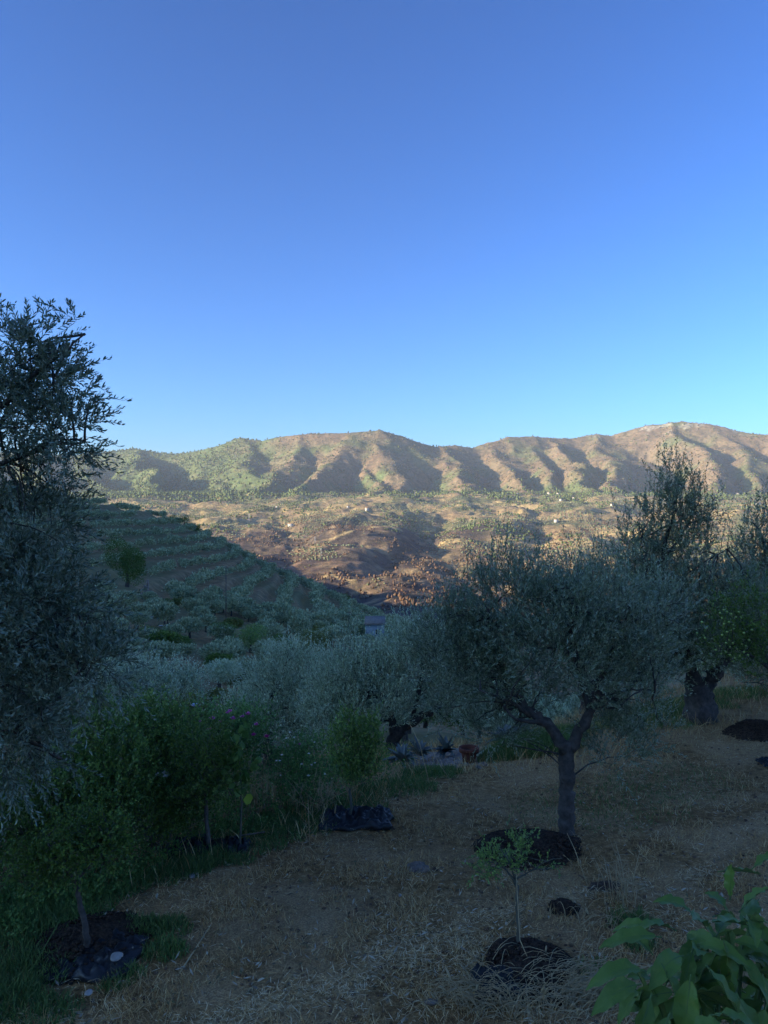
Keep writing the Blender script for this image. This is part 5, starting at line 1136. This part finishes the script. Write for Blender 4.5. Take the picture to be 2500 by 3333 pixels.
bush('lavender_bush', 'grey-blue lavender clump behind the dark young fruit tree', 'bush', [lob(172, 792, 7.6, 26, 16, .35), lob(190, 800, 7.5, 20, 12, .3)], 175, 7.6, 700, 10, (.12, .26), .03, .004, OLV_L, 305, up=1.3, outw=.4, jit=.2)
PINK = simple('pink_petals', (0.80, 0.22, 0.50), (0.55, 0.10, 0.33), 20, .6)
WHT = simple('white_petals', (0.90, 0.88, 0.82), (0.75, 0.72, 0.62), 20, .6)
LILAC = simple('pale_lilac_petals', (0.80, 0.78, 0.90), (0.66, 0.62, 0.80), 20, .6)
MAG = simple('magenta_petals', (0.62, 0.05, 0.30), (0.40, 0.03, 0.18), 20, .6)
ROSEL = leafmat('rose_leaf', [(0.12, 0.23, 0.06), (0.17, 0.31, 0.08), (0.26, 0.42, 0.11), (0.10, 0.19, 0.05)], rough=.5, trans=.2)
def petals(c, r, rng, n=16):
    """a double blossom of cupped petals"""
    vs = []; fs = [[], []]; n0 = 0
    for ring, (m, tl, rr) in enumerate(((7, .35, 1.0), (6, .9, .8), (4, 1.25, .55))):
        a = np.arange(m) / m * 6.283 + ring * .5 + rng.uniform(0, 1); D = np.stack([np.cos(a) * math.cos(tl), np.sin(a) * math.cos(tl), np.full(m, math.sin(tl))], 1)
        D = unit(D + np.array([0, -.55, .15])); V, Fc = leaf_arrays(np.tile(c, (m, 1)), D, r * rr, r * .85, rng, True, 1.2); vs.append(V); fs[0].append(Fc[0] + n0); fs[1].append(Fc[1] + n0); n0 += len(V)
    return np.concatenate(vs), [np.concatenate(fs[0]), np.concatenate(fs[1])]
def flowers(root, pts, dep, r, mat, name, seed):
    rng = np.random.default_rng(seed)
    for i, (u, v) in enumerate(pts):
        V, Fc = petals(np.zeros(3), r * rng.uniform(.8, 1.2), rng); o = link(name, mesh_np(name, V, Fc, [mat]), root); o.location = Vector(W3(u, v, dep + rng.uniform(-.1, .1))) - Vector(root.location)
f = lambda zx, zy: (zx * .1852, 583.7 + zy * .1852)      # read off the enlarged left quarter
ro = bush('rose_bush', 'tall rose bush dotted with pink and magenta blooms', 'rose bush', [lob(225, 740, 8.6, 34, 26, .5), lob(250, 730, 8.7, 22, 22, .4), lob(205, 735, 8.6, 20, 20, .35), lob(235, 765, 8.5, 34, 26, .5), lob(218, 718, 8.6, 14, 10, .2, .6)], 228, 8.7, 900, 10, (.12, .28), .036, .024, ROSEL, 306, up=.8, outw=.5)
flowers(ro, [f(1240, 693), f(1147, 733), f(1340, 708), f(1385, 765), f(1190, 750), f(1260, 733), f(1308, 722), f(1078, 752), f(1228, 700)], 8.25, .038, PINK, 'bloom', 1)
flowers(ro, [f(1140, 788), f(1370, 820), f(1440, 830), f(1243, 880), f(1120, 792)], 8.2, .036, MAG, 'bloom', 2)
r2 = bush('rose_bush', 'yellow-green rose bush with one large pale lilac bloom on top', 'rose bush', [lob(190, 722, 8.9, 22, 16, .35), lob(175, 735, 8.9, 20, 18, .35), lob(200, 740, 8.9, 18, 18, .3)], 188, 8.9, 420, 10, (.12, .26), .036, .022, YEL, 307, up=.8)
flowers(r2, [f(1050, 662)], 8.5, .055, LILAC, 'bloom', 3); flowers(r2, [f(850, 742), f(965, 790), f(988, 830), f(810, 868)], 8.0, .026, WHT, 'bloom', 4)
r3 = bush('rose_bush', 'low rose bush with small white blooms between pink roses and sapling', 'rose bush', [lob(290, 775, 8.3, 24, 26, .4), lob(310, 765, 8.5, 24, 28, .4), lob(300, 795, 8.1, 28, 16, .35), lob(322, 785, 8.2, 16, 22, .3)], 300, 8.3, 720, 10, (.1, .22), .032, .020, ROSEL, 308, up=.6)
g5 = lambda zx, zy: (245.8 + zx * .1667, 583.7 + zy * .1667)
flowers(r3, [g5(243, 930), g5(290, 925), g5(412, 953), g5(215, 1030), g5(205, 1065), g5(185, 1065), g5(378, 1022), g5(335, 1085), g5(415, 1078), g5(475, 1145), g5(517, 1170), g5(265, 895), g5(208, 1152), g5(375, 1155), g5(395, 1090)], 7.85, .017, WHT, 'bloom', 5)
flowers(r3, [g5(322, 965), g5(43, 912)], 7.9, .02, MAG, 'bloom', 6)
r4 = bush('rose_bush', 'small bush with a pair of creamy white blooms in the dark gap', 'rose bush', [lob(158, 782, 7.3, 14, 14, .2), lob(165, 790, 7.3, 12, 10, .2)], 160, 7.3, 160, 8, (.08, .18), .03, .018, ROSEL, 309, branches=8, stems=3)
flowers(r4, [f(855, 1037), f(893, 1045), f(893, 1028)], 7.05, .034, WHT, 'bloom', 7)
def dry_stems(name, label, u, d, n, hmin, hmax, spread, seed, heads=True, lean=(.25, .25)):
    rng = np.random.default_rng(seed); b = gnd(u, d); r = empty(name, b); tag(r, label, 'dry plant'); m = MB(); tips = []
    for k in range(n):
        h = rng.uniform(hmin, hmax); dx, dy = rng.normal() * lean[0] * h, rng.normal() * lean[1] * h; s = np.array([rng.normal() * spread, rng.normal() * spread, -.02]); e = s + [dx, dy, h]; mm = (s + e) / 2 + [dx * -.12, 0, .06 * h]
        m.tube([s, mm, e], [.0035, .0028, .0016], 4); tips.append(e)
        for q in range(3): t = rng.uniform(.5, .95); p = s + (e - s) * t; e2 = p + rng.normal(size=3) * .06 + [0, 0, .05]; m.tube([p, e2], [.002, .001], 3, False); tips.append(e2)
    m.build('stems', STRAWM, r)
    if heads: V, Fc = balls(np.array(tips), rng.uniform(.006, .011, len(tips)), 1.2); tag(link('seed_heads', mesh_np('seed_heads', V, Fc, [STRAWM], True), r), kind='stuff')
    return r
STRAWM = simple('dry_stem', (0.52, 0.40, 0.22), (0.34, 0.24, 0.12), 10, .8)
dry_stems('dried_flower_stems', 'bunch of dried brown flower stems between the pink and white roses', 268, 8.2, 46, .35, .75, .16, 1)
dry_stems('dried_flower_stems', 'leaning clump of golden dry stems below the white roses', 318, 7.85, 34, .2, .5, .1, 2, False, (.5, .2))
# agaves and artichokes
AGV = leafmat('blue_grey_agave', [(0.06, 0.08, 0.065), (0.09, 0.11, 0.09), (0.19, 0.21, 0.18), (0.05, 0.06, 0.05)], rough=.5, trans=.05)
def rosette(name, label, u, d, n, L, W, seed, lift=0.1, mat=AGV):
    rng = np.random.default_rng(seed); b = gnd(u, d); r = empty(name, b); tag(r, label, 'agave'); 
    for k in range(n):
        a = rng.uniform(0, 6.28); el = rng.uniform(.1, 1.2); D = np.array([math.cos(a) * math.cos(el), math.sin(a) * math.cos(el), math.sin(el)]); l = L * .85 * rng.uniform(.4, 1.15); S = np.array([-math.sin(a), math.cos(a), 0]); N = np.cross(D, S)
        V = []; m = 6
        for i in range(m):
            t = i / (m - 1); w = W * (math.sin(math.pi * (0.18 + .82 * t)) ** .8) * (1 if t < 1 else 0); c = D * l * t + np.array([0, 0, lift - .35 * l * t * t * math.cos(el)]) ; V += [c - S * w / 2 + N * w * .18, c - N * .012 * (1 - t) * 2 - N * w * .05, c + S * w / 2 + N * w * .18]
        q = np.array([[3 * i + j, 3 * i + j + 1, 3 * i + j + 4, 3 * i + j + 3] for i in range(m - 1) for j in (0, 1)]); link('leaf', mesh_np('leaf', np.array(V), [q], [mat], True), r)
    return r
rosette('agave', 'blue-grey agave seen through the fork of the main olive', 505, 10.6, 44, .40, .075, 1)
rosette('agave', 'blue-grey agave clump right of the one behind the main olive fork', 522, 10.9, 40, .38, .075, 2)
rosette('agave', 'low bluish agave under the silvery centre olive', 402, 10.0, 36, .36, .06, 3)
rosette('agave', 'small bluish agave just right of the low one under the centre olive', 420, 10.6, 26, .34, .055, 4)
rosette('agave', 'bluish agave with long leaves left of the terracotta pot', 446, 10.9, 32, .36, .06, 5)
# terracotta pot
TERR = simple('terracotta', (0.15, 0.045, 0.025), (0.10, 0.03, 0.018), 6, .8)
def lathe(m, prof, k=24):
    n = len(prof); V = [(r * math.cos(2 * math.pi * j / k), r * math.sin(2 * math.pi * j / k), z) for r, z in prof for j in range(k)]
    i = np.arange(n - 1)[:, None] * k; j = np.arange(k)[None]; m.add(V, [np.stack([i + j, i + (j + 1) % k, i + k + (j + 1) % k, i + k + j], -1).reshape(-1, 4)])
b = gnd(469, 9.9); r = empty('flower_pot', b); tag(r, 'red terracotta flower pot standing empty at the far edge of the straw', 'flower pot')
m = MB(); lathe(m, [(.0, 0), (.075, 0), (.105, .17), (.095, .17), (.07, .03), (0, .03)]); m.build('body', TERR, r, smooth=True)
m = MB(); lathe(m, [(.104, .15), (.128, .152), (.132, .205), (.112, .207), (.104, .17)]); m.build('rim', TERR, r, smooth=True)
m = MB(); lathe(m, [(0, .15), (.098, .15)]); m.build('soil', SOIL, r)
# wooden rail of the raised bed
r = empty('wooden_rail', gnd(200, 10.5)); tag(r, 'dark weathered wooden rail behind the pink roses', 'rail'); o = Vector(r.location)
for z_, v0, v1 in ((0, 712, 706), (1, 716, 711)):
    m = MB(); a = Vector(W3(172, v0 + 3 * z_, 10.2)) - o; c = Vector(W3(215, v1 + 2 * z_, 10.8)) - o; m.tube([a, c], [.03, .03], 4); m.build('board', WOODG, r)
for u, v, d in ((174, 712, 10.2), (212, 706, 10.8)):
    p = Vector(W3(u, v - 3, d)) - o; g = gnd(u, d) - o; m = MB(); m.tube([g, p], [.035, .035], 4); m.build('post', WOODG, r)
# sticks and stalks on the straw
def stalk(pts, r0, r1, label, nm='dry_stalk', mat=None, cat='stalk', grp=None):
    b = Vector(pts[0]); o = empty(nm, b); tag(o, label, cat, grp); m = MB(); m.tube([np.array(Vector(p) - b) for p in pts], np.linspace(r0, r1, len(pts)), 5); m.build('stem', mat or STRAWM, o); return o
def gp(u, d, h=0.01): p = gnd(u, d); return (p.x, p.y, p.z + h)
stalk([gp(587, 6.2), W3(575, 850, 6.3), W3(567, 833, 6.4)], .004, .002, 'long pale stalk leaning from the straw towards the large compost heap')
stalk([gp(170, 7.0, .06), W3(265, 832, 7.2)], .010, .008, 'dark stick resting on the torn plastic strip', 'stick', WOODG, 'stick')
stalk([gp(310, 6.9), W3(308, 800, 6.9)], .004, .002, 'thin upright dry stalk left of the crumpled plastic')
stalk([gp(320, 8.3), W3(332, 735, 8.3)], .005, .004, 'straight bamboo cane leaning behind the white roses', 'cane', STRAWM, 'cane')
stalk([gp(430, 8.6), W3(420, 745, 8.7), W3(409, 722, 8.8)], .006, .003, 'pale bent stalk rising before the dark centre trunk')
stalk([gp(450, 8.9), W3(440, 765, 9.0), W3(428, 742, 9.1)], .004, .002, 'thin pale stalk leaning left, near the gravel bed')
stalk([gp(180, 4.95), gp(212, 5.5, .04)], .005, .003, 'grey twig lying in the straw right of the left sapling')
stalk([gp(28, 4.9, .05), W3(60, 920, 5.1)], .004, .003, 'thin greenish tube lying across the left soil', 'hose', GRASS, 'hose')
stalk([gp(537, 4.95), W3(520, 940, 5.1), W3(516, 872, 5.2)], .004, .003, 'thin cane tied to the stem of the umbrella-shaped sapling', 'cane', STRAWM, 'cane')
DRYL = simple('fallen_leaf', (0.62, 0.55, 0.40), (0.45, 0.38, 0.26), 10, .7)
for k, (u, v, lb) in enumerate([(472, 912, 'pale fallen leaf left of the thin sapling stem'), (426, 928, 'pale upright leaf in the straw left of the sapling'), (498, 931, 'tiny pale leaf beside the compost round the sapling'), (681, 897, 'pale fallen leaf above the big-leafed plant'), (421, 937, 'small pale fallen leaf left of the front compost'), (257, 988, 'small white petal lying at the bottom left of the straw')]):
    d = 3.0 * F / (v - HV); p = gnd(u, d); V, Fc = leaf_arrays(np.zeros((1, 3)), np.array([[.8, .2, .25]]), .06, .022, rg, True, 2); o = link('fallen_leaf', mesh_np('fallen_leaf', V, Fc, [DRYL])); o.location = p + Vector((0, 0, .02)); tag(o, lb, 'leaf')
# pale dry grass tuft at the bottom
def tuft(label, u, d, n, L, dirx, seed, sp=.18, heads=8):
    rng = np.random.default_rng(seed); b = gnd(u, d); r = empty('dry_grass_tuft', b); tag(r, label, 'grass tuft'); m = MB(); hd = []
    for k in range(n):
        l = L * rng.uniform(.4, 1.1); a = rng.normal() * .5 + dirx; s = np.array([rng.normal() * sp, rng.normal() * sp * .5, 0]); up = rng.uniform(.5, 1.1)
        t = np.linspace(0, 1, 6)[:, None]; hx = np.sin(a) * l * .8; hy = rng.normal() * .3 * l
        pts = s + np.concatenate([hx * t ** 1.3, hy * t, l * up * (t - .78 * t ** 2.2)], 1); w = rng.uniform(.0014, .0026); m.tube(pts, [w * 1.3, w * 1.3, w, w, w * .7, w * .4], 3, False)
        if k < heads: hd.append(pts[-1])
    m.build('blades', STRAWM, r)
    for k, p in enumerate(hd):
        mm = MB(); dr = rng.normal(size=3) * .01 + [.02 * math.sin(dirx), 0, .03]; mm.tube([p, p + dr * .4, p + dr, p + dr * 1.5], [.002, .007, .007, .002], 6); mm.build('seed_head', STRAWM, r, smooth=True)
    return r
tuft('pale arching dry grass at the bottom centre, in front of the black plastic', 500, 4.75, 230, .34, -.8, 1)
tuft('mass of pale fallen dry grass between the plastic and the big-leafed plant', 560, 4.85, 420, .42, .9, 2, .26, 10)
tuft('pale dry grass tuft tucked against the left side of the big leaves', 598, 4.7, 240, .38, .5, 3, .2, 6)
tuft('thin upright foxtail grass growing in front of the sapling stem', 522, 4.6, 26, .55, .1, 4, .08, 5)
tuft('sparse dry grass stalks above the big-leafed plant', 618, 5.6, 40, .45, .2, 5, .2, 4)
dry_stems('wild_weed', 'thin grey-green weed standing above the big leaves', 622, 5.9, 16, .2, .42, .05, 8, False)
# large-leafed plant at the lower right, close to the camera
BIGL = leafmat('broad_leaf', [(0.06, 0.11, 0.02), (0.09, 0.155, 0.026), (0.15, 0.235, 0.04), (0.045, 0.085, 0.016)], back=(0.15, 0.21, 0.06), rough=.46, spec=.32, trans=.2, big=6, patch=.3)
RIB = simple('leaf_rib', (0.11, 0.17, 0.045), (0.08, 0.13, 0.035), 5, .5)
rng = np.random.default_rng(12); dB = 2.15; b = Vector(((700 - 384) / F * dB, dB, hz((700 - 384) / F * dB, dB))); big = empty('broad_leafed_plant', b); tag(big, 'plant with large glossy green leaves filling the lower right corner', 'plant')
_nt = BIGL.node_tree; _pb = [x for x in _nt.nodes if x.type == 'BSDF_PRINCIPLED'][0]; _src = _pb.inputs['Base Color'].links[0].from_socket
_g = geo_pos(_nt); _n = noise(_nt, 55, 4, .6, _g); _nt.links.new(mix(_nt, maprange(_nt, _n, .52, .72, 0, .7), _src, (0.20, 0.24, 0.05)), _pb.inputs['Base Color']); bump(_nt, _pb, noise(_nt, 120, 3, .6, _g), .35, .004)
def big_leaf(base, D, L, W, roll, droop):
    D = np.array(D, float); D /= np.linalg.norm(D); S = np.cross(D, [0, 0, 1.0]); S /= np.linalg.norm(S) + 1e-6; N = np.cross(S, D)
    c, s_ = math.cos(roll), math.sin(roll); S, N = S * c + N * s_, N * c - S * s_
    nl, nw = 9, 4; V = []
    for i in range(nl + 1):
        t = i / nl; w = W / 2 * (math.sin(math.pi * min(1, t * .96 + .03)) ** .72) * (1 - .18 * (t - .5)); cc = D * L * t - np.array([0, 0, 1]) * droop * L * t * t + N * .0
        for j in range(-nw, nw + 1):
            q = j / nw; V.append(cc + S * w * q + N * (abs(q) ** 1.3 * w * .38 + .016 * w * math.sin(t * 19 + abs(q) * 2.2 + roll * 5) * abs(q) + .010 * math.sin(t * 38) * abs(q) * (W / .09)))
    k = 2 * nw + 1; f = [[i * k + j, i * k + j + 1, (i + 1) * k + j + 1, (i + 1) * k + j] for i in range(nl) for j in range(k - 1)]
    o = link('leaf', mesh_np('leaf', np.array(V), [np.array(f)], [BIGL], True), big); o.location = Vector(base) - b
    m = MB(); m.tube([D * L * t - np.array([0, 0, 1]) * droop * L * t * t - N * .0008 for t in np.linspace(-.12, .96, 8)], np.linspace(.0022, .0006, 8), 4, False); m.build('midrib', RIB, o)
LV = [ # (u, v of leaf base, depth, direction, length, width, roll, droop)
 (655, 870, 2.0, (-1, .1, .05), .17, .062, .3, .35), (672, 862, 2.1, (-.9, -.1, .45), .15, .06, -.2, .5), (600 + 40, 905, 1.9, (-1, -.1, .25), .17, .066, .25, .55), (636, 925, 1.85, (-.9, -.2, .0), .14, .065, .5, .5),
 (690, 845, 2.2, (-.7, .1, .5), .15, .06, .2, .45), (705, 860, 2.1, (-.3, -.3, .5), .15, .062, .3, .4), (730, 830, 2.3, (.1, .1, 1), .12, .05, .4, .1), (742, 842, 2.2, (.6, -.1, .8), .15, .055, .1, .3), (728, 845, 2.2, (-.5, .1, .7), .13, .05, .3, .4),
 (755, 800, 2.35, (.5, .1, .3), .16, .06, .1, .4), (722, 805, 2.35, (.9, .1, .05), .15, .055, .4, .2), (700, 880, 2.0, (.5, -.3, .2), .15, .065, -.3, .5), (680, 890, 1.95, (-.6, -.4, .1), .15, .07, .5, .5), (665, 905, 1.9, (.2, -.3, -.5), .15, .065, .4, .2),
 (650, 945, 1.8, (-.3, -.3, -.4), .14, .06, .9, .2), (690, 920, 1.85, (-.2, -.2, -.9), .15, .075, .2, .1), (710, 905, 1.9, (.4, -.3, -.5), .15, .07, .2, .3), (735, 890, 2.0, (.3, -.4, -.2), .16, .07, .1, .5), (750, 870, 2.1, (.4, -.3, .2), .16, .07, -.2, .5),
 (640, 990, 1.75, (-.9, -.1, -.1), .16, .06, .3, .4), (668, 970, 1.75, (-.4, -.3, -.6), .13, .06, .5, .3), (690, 985, 1.7, (.3, -.2, .3), .13, .06, -.2, .5), (715, 965, 1.75, (.5, -.3, .2), .13, .06, .2, .5), (740, 945, 1.8, (.2, -.3, -.6), .15, .07, .1, .2),
 (765, 920, 1.9, (.1, -.3, -.6), .16, .07, .4, .2), (765, 960, 1.85, (-.3, -.2, -.7), .14, .06, .2, .2), (660, 1010, 1.7, (-.8, -.2, .2), .15, .062, .6, .4), (700, 1020, 1.7, (-.5, -.2, .3), .14, .06, .1, .5), (735, 1010, 1.7, (-.2, -.3, -.3), .14, .065, .2, .3), (760, 1000, 1.75, (.4, -.2, .1), .14, .06, .5, .4),
 (650, 845 + 40, 2.15, (-.2, .2, .2), .12, .05, .1, .4), (715, 850, 2.3, (.5, .3, -.1), .13, .055, .8, .3), (695, 935, 1.95, (.7, .1, -.2), .14, .06, .6, .3), (672, 935, 1.95, (-.9, .2, -.2), .15, .065, .9, .3), (725, 920, 2.0, (-.7, .2, -.1), .14, .06, .7, .3), (757, 835, 2.25, (-.3, -.3, .0), .15, .06, .5, .3), (620 + 25, 860, 2.2, (-.6, .3, .1), .11, .05, .3, .6)]
for u, v, d, D, L, W, ro_, dr in LV: big_leaf(W3(u, v + 66 * (1 - max(0, v - 900) / 260), d), D, L * .84, W * .78, ro_, dr)
for k in range(230):
    u = rng.uniform(635, 800); v = rng.uniform(np.interp(u, [640, 680, 740, 800], [985, 955, 915, 905]), 1110); d = rng.uniform(1.95, 2.35); big_leaf(W3(u, v, d), (rng.normal() * .7, rng.normal() * .4 - .2, rng.normal() * .5), rng.uniform(.085, .135), rng.uniform(.034, .048), rng.uniform(-.7, 1.0), rng.uniform(.1, .6))
for k in range(14):
    u, v = rng.uniform(660, 770), rng.uniform(930, 1000); e = np.array(Vector(W3(u, v, 2.1)) - b); m = MB(); m.tube([np.array([rng.normal() * .12, rng.normal() * .1, 0]), e * [.6, .6, .6], e], [.014, .010, .004], 6); m.build('stem', RIB, big, smooth=True)
